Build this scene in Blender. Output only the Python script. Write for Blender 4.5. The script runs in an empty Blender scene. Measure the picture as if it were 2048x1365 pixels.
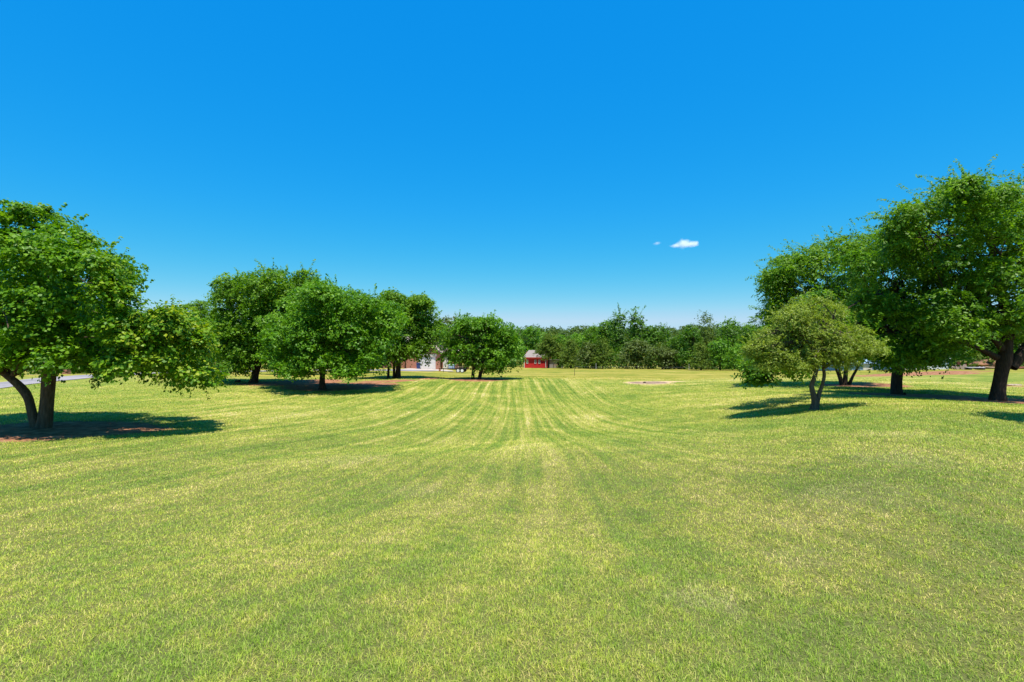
import bpy, math, random
import numpy as np
from math import radians as R
random.seed(7)
rng = np.random.default_rng(11)
SC = bpy.context.scene
COL = SC.collection
F = 1024.0; CX = 1024.0; HY = 685.0; CAMZ = 1.65      # pixel scale of an 18 mm view, level camera at eye height

# ------------------------------------------------------------------ camera
cd = bpy.data.cameras.new("camera"); cam = bpy.data.objects.new("camera", cd); COL.objects.link(cam)
cam.location = (0, 0, CAMZ); cam.rotation_euler = (R(90), 0, 0)
cd.lens = 18; cd.sensor_width = 36; cd.shift_y = 2.5/2048; cd.clip_start = .05; cd.clip_end = 12000
SC.camera = cam
# ------------------------------------------------------------------ world
EXPO = .75
SUN_EL, SUN_AZ = 72.5, 158.0        # azimuth clockwise from +Y: the sun is high behind the camera
w = bpy.data.worlds.new("World"); SC.world = w; w.use_nodes = True
nt = w.node_tree; nt.nodes.clear()
sky = nt.nodes.new('ShaderNodeTexSky'); sky.sky_type = 'NISHITA'; sky.sun_disc = False
sky.sun_elevation = R(SUN_EL); sky.sun_rotation = R(SUN_AZ); sky.altitude = 300; sky.air_density = 1.0; sky.dust_density = 0.25; sky.ozone_density = 2.2
hs = nt.nodes.new('ShaderNodeHueSaturation'); hs.inputs['Hue'].default_value = .485; hs.inputs['Saturation'].default_value = 1.28; hs.inputs['Value'].default_value = 1.0
bg = nt.nodes.new('ShaderNodeBackground'); bg.inputs['Strength'].default_value = .11
ow = nt.nodes.new('ShaderNodeOutputWorld')
nt.links.new(sky.outputs[0], hs.inputs['Color']); nt.links.new(bg.outputs[0], ow.inputs[0])
# deepen the blue of the sky texture channel by channel (it is graded in the photograph)
_s = nt.nodes.new('ShaderNodeSeparateColor'); _c = nt.nodes.new('ShaderNodeCombineColor'); nt.links.new(hs.outputs[0], _s.inputs[0]); nt.links.new(_c.outputs[0], bg.inputs[0])
_u = .11*2**.75; _v = 1/(.11*2**EXPO)
for _i, (_p, _m, _a, _cap) in enumerate(((1.85, .46, .0, .50), (1., .45, .155, .82), (1., .235, .69, .905))):
    n0 = nt.nodes.new('ShaderNodeMath'); n0.operation = 'MULTIPLY'; n0.inputs[1].default_value = _u; nt.links.new(_s.outputs[_i], n0.inputs[0])
    n1 = nt.nodes.new('ShaderNodeMath'); n1.operation = 'POWER'; n1.inputs[1].default_value = _p; nt.links.new(n0.outputs[0], n1.inputs[0])
    n2 = nt.nodes.new('ShaderNodeMath'); n2.operation = 'MULTIPLY_ADD'; n2.inputs[1].default_value = _m; n2.inputs[2].default_value = _a; nt.links.new(n1.outputs[0], n2.inputs[0])
    n3_ = nt.nodes.new('ShaderNodeMath'); n3_.operation = 'MINIMUM'; n3_.inputs[1].default_value = _cap; nt.links.new(n2.outputs[0], n3_.inputs[0])
    n4 = nt.nodes.new('ShaderNodeMath'); n4.operation = 'MULTIPLY'; n4.inputs[1].default_value = _v; nt.links.new(n3_.outputs[0], n4.inputs[0]); nt.links.new(n4.outputs[0], _c.inputs[_i])
# ------------------------------------------------------------------ sun
sl = bpy.data.lights.new("sun", 'SUN'); sl.energy = 4.6; sl.angle = R(.53); sl.color = (1.0, .955, .87)
so = bpy.data.objects.new("sun", sl); COL.objects.link(so)
so.rotation_euler = (R(90-SUN_EL), 0, R(180-SUN_AZ)); so.location = (0, -20, 60)
SC.view_settings.view_transform = 'Standard'; SC.view_settings.look = 'None'; SC.view_settings.gamma = 1
SC.view_settings.exposure = EXPO
SC.view_settings.use_curve_mapping = False
SC.cycles.volume_bounces = 10; SC.cycles.max_bounces = 12; SC.cycles.transparent_max_bounces = 8
SC.cycles.diffuse_bounces = 3; SC.cycles.glossy_bounces = 2; SC.cycles.transmission_bounces = 3

# ------------------------------------------------------------------ terrain height
_r = np.array([.5, 2.5, 5, 9, 14, 20, 30, 45, 62, 80, 110, 150, 220, 330, 520, 700, 3500])
_h = np.array([1.64, 1.66, 1.95, 2.5, 2.8, 3.05, 3.3, 3.4, 3.75, 4.3, 5.5, 7.3, 9, 9, -2, -3, -3])
_tt = np.linspace(math.log(.5), math.log(3500), 900)
_bb = np.interp(_tt, np.log(_r), _h)
_k = np.exp(-.5*(np.arange(-60, 61)*(_tt[1]-_tt[0])/.10)**2); _k /= _k.sum()
_bb = np.convolve(np.pad(_bb, 60, mode='edge'), _k, 'valid')
CTRL = [  # photo column, photo row, distance
 (1060,1365,2.5),(1060,1200,3.6),(1060,1100,5.2),(1060,1000,8),(1060,900,13),(1060,879,18),(1060,833,26),(1060,792,35),(1060,758,47),(1070,750,62),(1075,741,105),(1075,736,142),
 (300,1365,2.5),(300,1000,8.5),(300,900,13.5),(300,850,19),(300,800,28),(300,770,38),(300,752,50),
 (75,857,18),(-20,775,38),(0,830,22),(508,765,42),(644,778,36),(600,790,33),(560,850,20),(590,753,56),(700,743,62),(795,757,50),(740,743,68),(860,745,73),(850,738,90),
 (946,760,47),(946,790,33),(1300,767,45),(1300,742,88),(1300,800,32),(1300,850,20.5),(1300,872,16),(1300,900,12),(1300,1000,7.6),
 (1628,817,19),(1628,850,13.5),(1628,900,9),(1628,790,26),(1690,769,36),(1628,745,70),(1793,793,28),(1793,760,42),(1793,742,62),
 (2000,800,25),(2000,850,13.5),(2000,770,38),(2000,738,62),(2000,900,8.7),(2000,1000,5.4),(1500,833,20),(1500,742,86),(1500,880,12.5),(1150,752,60),(1200,740,105),
 (440,744,70),(150,748,62),(1060,733,190)]
_cx = np.array([((a-CX)/F*d, d, (b-HY)/F*d) for a, b, d in CTRL])
_ct = np.log(np.hypot(_cx[:,0], _cx[:,1])); _ca = np.arctan2(_cx[:,0], _cx[:,1])
ST, SA = .30, .24
_K = np.exp(-.5*((_ct[:,None]-_ct)/ST)**2-.5*((_ca[:,None]-_ca)/SA)**2)
_w = np.linalg.solve(_K+.02*np.eye(len(_ct)), _cx[:,2]-np.interp(_ct, _tt, _bb))
def ground(x, y):
    x = np.asarray(x, float); y = np.asarray(y, float)
    shp = np.broadcast(x, y).shape
    x = np.broadcast_to(x, shp).ravel(); y = np.broadcast_to(y, shp).ravel()
    out = np.empty(len(x))
    for s in range(0, len(x), 100000):
        xs, ys = x[s:s+100000], y[s:s+100000]
        t = np.log(np.maximum(np.hypot(xs, ys), .5)); a0 = np.arctan2(xs, ys); a = np.clip(a0, -.95, .95)
        f = np.clip((2.1-np.abs(a0))/1.0, 0, 1); f = f*f*(3-2*f)
        f = f*np.clip((np.exp(t)-.6)/1.5, 0, 1)
        g = np.exp(-.5*((t[:,None]-_ct)/ST)**2-.5*((a[:,None]-_ca)/SA)**2)@_w
        und = .035*np.sin(xs*.55+1.3*np.sin(ys*.21))*np.sin(ys*.43+.7)+.02*np.sin(xs*1.3+2)*np.sin(ys*.9+xs*.3)
        und *= np.clip((np.exp(t)-3)/8, 0, 1)*np.clip((250-np.exp(t))/100, 0, 1)
        out[s:s+100000] = CAMZ-(np.interp(t, _tt, _bb)+g*f)+und
    return out.reshape(shp)
def gz(x, y): return float(ground(x, y))
def at(px, D):                       # ground point in a photo column at a distance
    x = (px-CX)/F*D
    return (x, D, gz(x, D))

# ------------------------------------------------------------------ helpers
def link(o, parent=None):
    COL.objects.link(o)
    if parent is not None: o.parent = parent
    return o
def tag(o, label=None, cat=None, group=None, kind=None):
    if label: o["label"] = label
    if cat: o["category"] = cat
    if group: o["group"] = group
    if kind: o["kind"] = kind
    return o
def empty(name, loc, rz=0):
    o = bpy.data.objects.new(name, None); o.location = loc; o.rotation_euler = (0, 0, rz); o.empty_display_size = .2
    COL.objects.link(o); return o
def mesh_np(name, V, T, mat, parent=None, attrs=None, smooth=False, n=3):
    me = bpy.data.meshes.new(name)
    V = np.ascontiguousarray(V, np.float32); T = np.ascontiguousarray(T, np.int32)
    me.vertices.add(len(V)); me.vertices.foreach_set('co', V.ravel())
    me.loops.add(T.size); me.loops.foreach_set('vertex_index', T.ravel())
    me.polygons.add(len(T)); me.polygons.foreach_set('loop_start', np.arange(0, T.size, n, dtype=np.int32))
    if smooth: me.polygons.foreach_set('use_smooth', np.ones(len(T), bool))
    me.update(calc_edges=True)
    for k, a in (attrs or {}).items():
        at_ = me.attributes.new(k, 'FLOAT', 'POINT'); at_.data.foreach_set('value', np.ascontiguousarray(a, np.float32))
    me.materials.append(mat)
    return link(bpy.data.objects.new(name, me), parent)
class MB:                            # collects boxes, prisms and tubes into one mesh
    def __init__(s): s.v = []; s.f = []
    def add(s, v, f):
        o = len(s.v); s.v += [tuple(map(float, p)) for p in v]; s.f += [tuple(i+o for i in q) for q in f]
    def box(s, c, d, rz=0, rx=0, ry=0, bev=0):
        from mathutils import Matrix, Euler
        m = Euler((rx, ry, rz)).to_matrix()
        hx, hy, hz = d[0]/2, d[1]/2, d[2]/2
        pts = [(sx*hx, sy*hy, sz*hz) for sz in (-1, 1) for sx, sy in ((-1,-1),(1,-1),(1,1),(-1,1))]
        from mathutils import Vector
        s.add([tuple(m@Vector(p)+Vector(c)) for p in pts], [(3,2,1,0),(4,5,6,7),(0,1,5,4),(1,2,6,5),(2,3,7,6),(3,0,4,7)])
    def tube(s, pts, rad, n=8, cap=True):
        V, T = tube_np(np.array(pts, float), np.array(rad, float), n)
        s.add(V, T)
        if cap:
            o = len(s.v)-len(V)
            s.f.append(tuple(o+i for i in reversed(range(n)))); s.f.append(tuple(len(s.v)-n+i for i in range(n)))
    def build(s, name, mat, parent=None, smooth=False):
        me = bpy.data.meshes.new(name); me.from_pydata(s.v, [], s.f); me.update()
        if smooth:
            for p in me.polygons: p.use_smooth = True
        me.materials.append(mat)
        return link(bpy.data.objects.new(name, me), parent)
def tube_np(P, rad, n=8, lump=0, seed=0, flare=0):
    P = np.asarray(P, float); k = len(P)
    tg = np.gradient(P, axis=0); tg /= np.linalg.norm(tg, axis=1)[:,None]+1e-9
    ref = np.array([1., 0, 0]) if abs(tg[0][0]) < .8 else np.array([0, 1., 0])
    V = []
    u = ref-tg[0]*ref.dot(tg[0]); u /= np.linalg.norm(u)
    an = np.linspace(0, 2*math.pi, n, endpoint=False)
    for i in range(k):
        u = u-tg[i]*u.dot(tg[i]); u /= np.linalg.norm(u)+1e-9; v = np.cross(tg[i], u)
        lp = lump*(1+flare*math.exp(-i/1.6))
        rr = rad[i]*(1+lp*(np.sin(3*an+seed+i*.15)+.6*np.sin(5*an+seed*2-i*.1)))
        V.append(P[i]+(np.cos(an)*rr)[:,None]*u+(np.sin(an)*rr)[:,None]*v)
    V = np.concatenate(V)
    T = []
    for i in range(k-1):
        for j in range(n):
            a, b = i*n+j, i*n+(j+1)%n
            T.append((a, b, b+n, a+n))
    return V, np.array(T)

# ------------------------------------------------------------------ node materials
def new_mat(name):
    m = bpy.data.materials.new(name); m.use_nodes = True; t = m.node_tree; t.nodes.clear()
    return m, t
class N:
    def __init__(s, t): s.t = t
    def n(s, ty, **kw):
        x = s.t.nodes.new(ty)
        for k, v in kw.items():
            if hasattr(x, k) and k not in x.inputs: setattr(x, k, v)
            else: x.inputs[k].default_value = v
        return x
    def l(s, a, b): s.t.links.new(a, b)
    def set(s, inp, v):
        if hasattr(v, 'is_linked') or isinstance(v, bpy.types.NodeSocket): s.l(v, inp)
        else: inp.default_value = v
    def math(s, op, a, b=0., c=None, clamp=False):
        x = s.t.nodes.new('ShaderNodeMath'); x.operation = op; x.use_clamp = clamp
        s.set(x.inputs[0], a); s.set(x.inputs[1], b)
        if c is not None: s.set(x.inputs[2], c)
        return x.outputs[0]
    def mix(s, f, a, b, mode='MIX'):
        x = s.t.nodes.new('ShaderNodeMix'); x.data_type = 'RGBA'; x.blend_type = mode
        s.set(x.inputs[0], f)
        for i, v in ((6, a), (7, b)):
            if isinstance(v, tuple): v = (*v, 1) if len(v) == 3 else v
            s.set(x.inputs[i], v)
        return x.outputs[2]
    def noise(s, vec, scale, detail=3, rough=.55, dist=0):
        x = s.t.nodes.new('ShaderNodeTexNoise'); s.set(x.inputs['Vector'], vec)
        x.inputs['Scale'].default_value = scale; x.inputs['Detail'].default_value = detail; x.inputs['Roughness'].default_value = rough; x.inputs['Distortion'].default_value = dist
        return x.outputs[0]
    def scale(s, vec, sc):
        x = s.t.nodes.new('ShaderNodeVectorMath'); x.operation = 'MULTIPLY'; s.set(x.inputs[0], vec); x.inputs[1].default_value = sc; return x.outputs[0]
    def ss(s, v, a, b):               # smooth step between a and b
        x = s.t.nodes.new('ShaderNodeMapRange'); x.interpolation_type = 'SMOOTHSTEP'; s.set(x.inputs[0], v)
        x.inputs[1].default_value = a; x.inputs[2].default_value = b; return x.outputs[0]
    def ramp(s, f, stops):
        x = s.t.nodes.new('ShaderNodeValToRGB'); s.set(x.inputs[0], f); e = x.color_ramp.elements
        while len(e) < len(stops): e.new(.5)
        for q, (p, c) in zip(e, stops): q.position = p; q.color = (*c, 1)
        return x.outputs[0]
    def attr(s, name):
        x = s.t.nodes.new('ShaderNodeAttribute'); x.attribute_name = name; return x.outputs['Fac']
def simple(name, c1, c2=None, scale=8, rough=.8, bump=0, bscale=40, metal=0, coords='Object', stretch=(1,1,1), spec=.3):
    m, t = new_mat(name); g = N(t)
    tc = g.n('ShaderNodeTexCoord').outputs[coords]; vec = g.scale(tc, stretch)
    b = g.n('ShaderNodeBsdfPrincipled'); o = g.n('ShaderNodeOutputMaterial'); g.l(b.outputs[0], o.inputs[0])
    b.inputs['Roughness'].default_value = rough; b.inputs['Metallic'].default_value = metal; b.inputs['Specular IOR Level'].default_value = spec
    c2 = c2 or tuple(x*.8 for x in c1)
    f = g.ss(g.noise(vec, scale, 5, .6), .3, .7)
    g.l(g.mix(f, c1, c2), b.inputs['Base Color'])
    if bump:
        bp = g.n('ShaderNodeBump'); bp.inputs['Strength'].default_value = .8; bp.inputs['Distance'].default_value = bump
        g.l(g.noise(vec, bscale, 5, .65), bp.inputs['Height']); g.l(bp.outputs[0], b.inputs['Normal'])
    return m

def lawn_color(g, fine=True):
    pos = g.n('ShaderNodeNewGeometry').outputs['Position']
    sep = g.n('ShaderNodeSeparateXYZ'); g.l(pos, sep.inputs[0]); X, Y = sep.outputs[0], sep.outputs[1]
    flat = g.scale(pos, (1, 1, 0))
    big = g.noise(flat, .11, 3, .5)
    med = g.noise(flat, .55, 4, .6, .4)
    sm = g.noise(flat, 3.2, 4, .65)
    # mowing tracks run away from the viewer along the middle of the field and bend a little
    warp = g.math('MULTIPLY', g.math('SUBTRACT', g.noise(g.scale(pos, (.012, .022, 0)), 1, 1), .5), 1.6)
    fan = g.math('POWER', g.math('MULTIPLY', g.math('MINIMUM', g.math('MAXIMUM', Y, 3.), 32.), 1/20), .55)   # the tracks fan out towards the near end
    cmb = g.n('ShaderNodeCombineXYZ'); g.l(g.math('MULTIPLY', g.math('SUBTRACT', g.math('ADD', X, warp), 1.2), fan), cmb.inputs[0]); g.l(Y, cmb.inputs[1])
    st1 = g.noise(g.scale(cmb.outputs[0], (1.75, .035, 0)), 1, 3, .75)
    st2 = g.noise(g.scale(cmb.outputs[0], (4.6, .06, 0)), 1, 2, .6)
    st = g.math('ADD', g.math('MULTIPLY', st1, .65), g.math('MULTIPLY', st2, .35))
    mx = g.math('MULTIPLY', g.ss(X, -26, -12), g.ss(X, 9, 5))
    my = g.math('MULTIPLY', g.ss(Y, 1, 8), g.ss(Y, 55, 47))
    m1 = g.math('MULTIPLY', g.math('MULTIPLY', mx, my), g.math('ADD', .85, g.math('MULTIPLY', g.ss(Y, 9, 18), .5)))
    # across the far field the mower ran side to side
    hb = g.noise(g.scale(pos, (.03, .30, 0)), 1, 3, .7)
    m2 = g.math('MAXIMUM', g.ss(Y, 47, 56), g.math('MULTIPLY', g.ss(X, 6, 12), g.ss(Y, 14, 20)))
    far = g.ss(Y, 46, 54)
    f = g.math('ADD', g.math('MULTIPLY', g.math('SUBTRACT', big, .5), .75), .47)
    f = g.math('ADD', f, g.math('MULTIPLY', g.math('SUBTRACT', med, .5), .95))
    f = g.math('ADD', f, g.math('MULTIPLY', g.math('SUBTRACT', sm, .5), .7))
    f = g.math('ADD', f, g.math('MULTIPLY', g.math('MULTIPLY', g.math('SUBTRACT', st, .5), 1.8), m1))
    f = g.math('ADD', f, g.math('MULTIPLY', g.math('MULTIPLY', g.math('SUBTRACT', hb, .5), 1.5), m2))
    f = g.math('ADD', f, g.math('MULTIPLY', far, .04))
    c = g.ramp(f, [(.0, (.11, .165, .022)), (.30, (.172, .228, .036)), (.50, (.262, .276, .052)), (.72, (.372, .340, .100)), (1., (.51, .44, .22))])
    yy = g.math('SUBTRACT', Y, g.math('ADD', 14.5, g.math('MULTIPLY', g.math('SINE', g.math('MULTIPLY', X, .22)), 1.3)))
    band = g.math('MULTIPLY', g.math('EXPONENT', g.math('MULTIPLY', g.math('MULTIPLY', yy, yy), -.9)), g.math('MULTIPLY', g.ss(X, -1, 5), g.ss(g.noise(g.scale(pos, (.25, .8, 0)), 1, 3), .35, .6)))
    c = g.mix(g.math('MULTIPLY', band, .35), c, (.13, .20, .035))  # shading of the swale, painted into the grass colour as a darker band
    dry = None
    for dx_, dy_, dr_ in ((5.6, 7.3, .75), (2.5, 4.5, .35), (3.9, 5.9, .7), (-1.6, 8.6, .6), (1.4, 3.7, .35), (-3.8, 12., 1.), (7.5, 10., .9)):
        q = g.math('ADD', g.math('POWER', g.math('ABSOLUTE', g.math('MULTIPLY', g.math('SUBTRACT', X, dx_), 1/dr_)), 2.), g.math('POWER', g.math('ABSOLUTE', g.math('MULTIPLY', g.math('SUBTRACT', Y, dy_), 1/dr_)), 2.))
        q = g.math('EXPONENT', g.math('MULTIPLY', q, -.7)); dry = q if dry is None else g.math('MAXIMUM', dry, q)
    c = g.mix(g.math('MULTIPLY', g.ss(g.math('ADD', dry, g.math('MULTIPLY', g.math('SUBTRACT', g.noise(flat, 5., 4, .7), .5), 1.3)), .35, .95), .30), c, (.40, .345, .16))
    # sparse brownish thatch
    c = g.mix(far, c, g.mix(1., c, (.98, .88, .66), 'MULTIPLY'))
    br = g.math('MULTIPLY', g.ss(g.noise(flat, .23, 4, .65), .60, .72), .35)
    c = g.mix(br, c, (.26, .215, .085))
    return c, pos, flat, X, Y
ASH = [((1298-CX)/F*45, 45.2, 1.45, 1.7, 1.0), ((1345-CX)/F*45, 45.9, 1.7, 1.0, .50)]
def ground_material():
    m, t = new_mat('lawn'); g = N(t)
    c, pos, flat, X, Y = lawn_color(g)
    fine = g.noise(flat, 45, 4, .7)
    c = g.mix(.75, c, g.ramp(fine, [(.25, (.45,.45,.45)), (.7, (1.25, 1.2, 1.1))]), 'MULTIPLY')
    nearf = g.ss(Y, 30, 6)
    c = g.mix(g.math('MULTIPLY', nearf, .6), c, (.11, .095, .045))          # dry thatch, with the shade between blades darkened into its colour
    # bare red clay under the big trees
    d = g.attr('dirt')
    dn = g.math('ADD', d, g.math('MULTIPLY', g.math('SUBTRACT', g.noise(g.scale(pos, (.8, 1.6, 0)), 1.2, 5, .7), .5), .9))
    df = g.ss(dn, .45, .60)
    dc = g.ramp(g.noise(flat, 2.3, 5, .7), [(.3, (.15, .06, .03)), (.5, (.30, .13, .065)), (.68, (.42, .24, .14))])
    c = g.mix(df, c, dc)
    a = None
    for ax_, ay_, arx, ary, ast in ASH:
        q = g.math('ADD', g.math('POWER', g.math('ABSOLUTE', g.math('MULTIPLY', g.math('SUBTRACT', X, ax_), 1/arx)), 2.), g.math('POWER', g.math('ABSOLUTE', g.math('MULTIPLY', g.math('SUBTRACT', Y, ay_), 1/ary)), 2.))
        q = g.math('MULTIPLY', g.math('EXPONENT', g.math('MULTIPLY', q, -.5)), ast); a = q if a is None else g.math('MAXIMUM', a, q)
    an = g.math('ADD', a, g.math('MULTIPLY', g.math('SUBTRACT', g.noise(flat, .9, 5, .7), .5), .85))
    c = g.mix(g.ss(an, .30, .42), c, (.52, .36, .20))
    c = g.mix(g.ss(an, .50, .58), c, g.ramp(g.noise(flat, 1.1, 3), [(.38, (.16, .11, .075)), (.6, (.36, .24, .16))]))
    b = g.n('ShaderNodeBsdfPrincipled'); o = g.n('ShaderNodeOutputMaterial'); g.l(b.outputs[0], o.inputs[0])
    b.inputs['Roughness'].default_value = .95; b.inputs['Specular IOR Level'].default_value = .1
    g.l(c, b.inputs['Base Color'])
    bp = g.n('ShaderNodeBump'); bp.inputs['Strength'].default_value = .7; bp.inputs['Distance'].default_value = .05
    g.l(g.noise(flat, 16, 6, .75), bp.inputs['Height']); g.l(bp.outputs[0], b.inputs['Normal'])
    return m
def blade_material():
    m, t = new_mat('grass_blades'); g = N(t)
    c, pos, flat, X, Y = lawn_color(g)
    r = g.attr('rnd')
    k = g.ramp(r, [(0, (2.6, 2.1, 3.1)), (.15, (2.0, 1.7, 2.3)), (.16, (.76, .98, .62)), (1, (2.15, 2.24, 1.22))])
    c = g.mix(1., c, k, 'MULTIPLY')
    c = g.mix(.0, c, c)
    p = g.n('ShaderNodeBsdfPrincipled'); p.inputs['Roughness'].default_value = .5; p.inputs['Specular IOR Level'].default_value = .25
    g.l(c, p.inputs['Base Color'])
    tr = g.n('ShaderNodeBsdfTranslucent'); g.l(c, tr.inputs[0])
    mx = g.n('ShaderNodeMixShader'); mx.inputs[0].default_value = .35
    g.l(p.outputs[0], mx.inputs[1]); g.l(tr.outputs[0], mx.inputs[2])
    o = g.n('ShaderNodeOutputMaterial'); g.l(mx.outputs[0], o.inputs[0])
    return m
def leaf_material(name, dark, mid, light, trans=.3, rough=.45, yellow=None, ypos=None):
    m, t = new_mat(name); g = N(t)
    pos = g.n('ShaderNodeNewGeometry').outputs['Position']
    f = g.math('ADD', g.math('MULTIPLY', g.attr('rnd'), .75), g.math('MULTIPLY', g.noise(pos, .7, 3), .35))
    c = g.ramp(f, [(.12, dark), (.5, mid), (.95, light)])
    if yellow:
        sep = g.n('ShaderNodeSeparateXYZ'); g.l(pos, sep.inputs[0])
        fy = g.math('MULTIPLY', g.ss(g.attr('rnd'), .35, .95), g.ss(sep.outputs[0], ypos[0], ypos[1]))
        c = g.mix(fy, c, yellow)
    p = g.n('ShaderNodeBsdfPrincipled'); p.inputs['Roughness'].default_value = rough; p.inputs['Specular IOR Level'].default_value = .22
    g.l(c, p.inputs['Base Color'])
    tr = g.n('ShaderNodeBsdfTranslucent'); g.l(g.mix(1., c, (1.3, 1.35, .5), 'MULTIPLY'), tr.inputs[0])
    mx = g.n('ShaderNodeMixShader'); mx.inputs[0].default_value = trans
    g.l(p.outputs[0], mx.inputs[1]); g.l(tr.outputs[0], mx.inputs[2])
    o = g.n('ShaderNodeOutputMaterial'); g.l(mx.outputs[0], o.inputs[0])
    return m
M = {}
M['maple'] = leaf_material('maple_leaf', (.035,.105,.003), (.11,.25,.006), (.26,.42,.014), .38, yellow=(.36,.40,.025), ypos=(-13.4, -10.6))
M['elm'] = leaf_material('elm_leaf', (.035,.10,.005), (.115,.24,.009), (.25,.40,.022), .44)
M['ash'] = leaf_material('ash_leaf', (.03,.09,.005), (.10,.225,.009), (.23,.38,.02), .44)
M['olive'] = leaf_material('olive_leaf', (.105,.155,.014), (.225,.295,.03), (.40,.46,.08), .40)
M['bright'] = leaf_material('bright_leaf', (.035,.11,.005), (.105,.25,.009), (.23,.40,.02), .38)
M['cedar'] = leaf_material('cedar_needles', (.04,.08,.006), (.105,.165,.012), (.21,.28,.022), .28, .6)
M['dark'] = leaf_material('dark_leaf', (.03,.09,.006), (.078,.185,.010), (.17,.30,.02), .36)
M['grey'] = leaf_material('greyish_leaf', (.05,.08,.013), (.105,.15,.026), (.20,.26,.05), .34)
M['far'] = leaf_material('far_leaf', (.04,.085,.014), (.075,.13,.022), (.12,.18,.03), .3)
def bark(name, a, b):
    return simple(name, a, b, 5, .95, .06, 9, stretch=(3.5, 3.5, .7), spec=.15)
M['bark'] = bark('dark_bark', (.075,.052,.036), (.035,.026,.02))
M['bark_brown'] = bark('brown_bark', (.17,.115,.07), (.08,.055,.035))
M['bark_pale'] = bark('pale_bark', (.16,.125,.09), (.085,.065,.048))
M['dead'] = simple('dead_wood', (.30,.26,.21), (.18,.15,.12), 4)

# ------------------------------------------------------------------ ground sheet
DIRT = []   # x, y, rx, ry, strength
def dirt_at(px, D, rx, ry, s=1.): DIRT.append(((px-CX)/F*D, D, rx, ry, s))
dirt_at(95, 17.6, 3.3, 2.1, 1.0); dirt_at(190, 17.6, 2.2, 1.6, .95)
dirt_at(655, 37.5, 3., 2.4, 1.0); dirt_at(610, 43, 2.6, 4.5, 1.0); dirt_at(715, 40.5, 3.2, 2.8, .9); dirt_at(775, 45, 3., 1.8, .8)
dirt_at(866, 48, 1.6, 1.2, .85); dirt_at(955, 46.5, 2.8, 2.4, .85); dirt_at(530, 41, 2.5, 3, .7)
dirt_at(1725, 36, 2.8, 2., 1.); dirt_at(1700, 35.3, 1.6, 1.5, 1.)
dirt_at(1800, 27.5, 2.4, 2., 1.0); dirt_at(1870, 26.5, 3, 2., .95); dirt_at(1950, 25, 3, 2.4, .95); dirt_at(2030, 25, 4, 2.6, 1)
dirt_at(1845, 52, 5, 3, .95); dirt_at(1900, 55, 5, 1.6, .8); dirt_at(1770, 50, 4, 2.0, .75); dirt_at(2020, 37, 1.5, 1, .6)
def mask(x, y, L):
    m = np.zeros(np.shape(x))
    for a, b, rx, ry, s in L: m = np.maximum(m, s*np.exp(-.5*(((x-a)/rx)**2+((y-b)/ry)**2)**1.5))
    return m
Nn = 760; u = np.linspace(-1, 1, Nn)
gx = 6*np.sinh(6.9*u)
gy = 6*np.sinh(6.9*u)+10
GX, GY = np.meshgrid(gx, gy)
GZ = ground(GX, GY)
V = np.stack([GX.ravel(), GY.ravel(), GZ.ravel()], 1)
i = np.arange((Nn-1)*Nn).reshape(Nn-1, Nn)[:, :-1].ravel()
T = np.stack([i, i+1, i+Nn+1, i+Nn], 1)
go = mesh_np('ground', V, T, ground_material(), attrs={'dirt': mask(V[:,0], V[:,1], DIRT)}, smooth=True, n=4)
tag(go, kind='structure')

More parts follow.
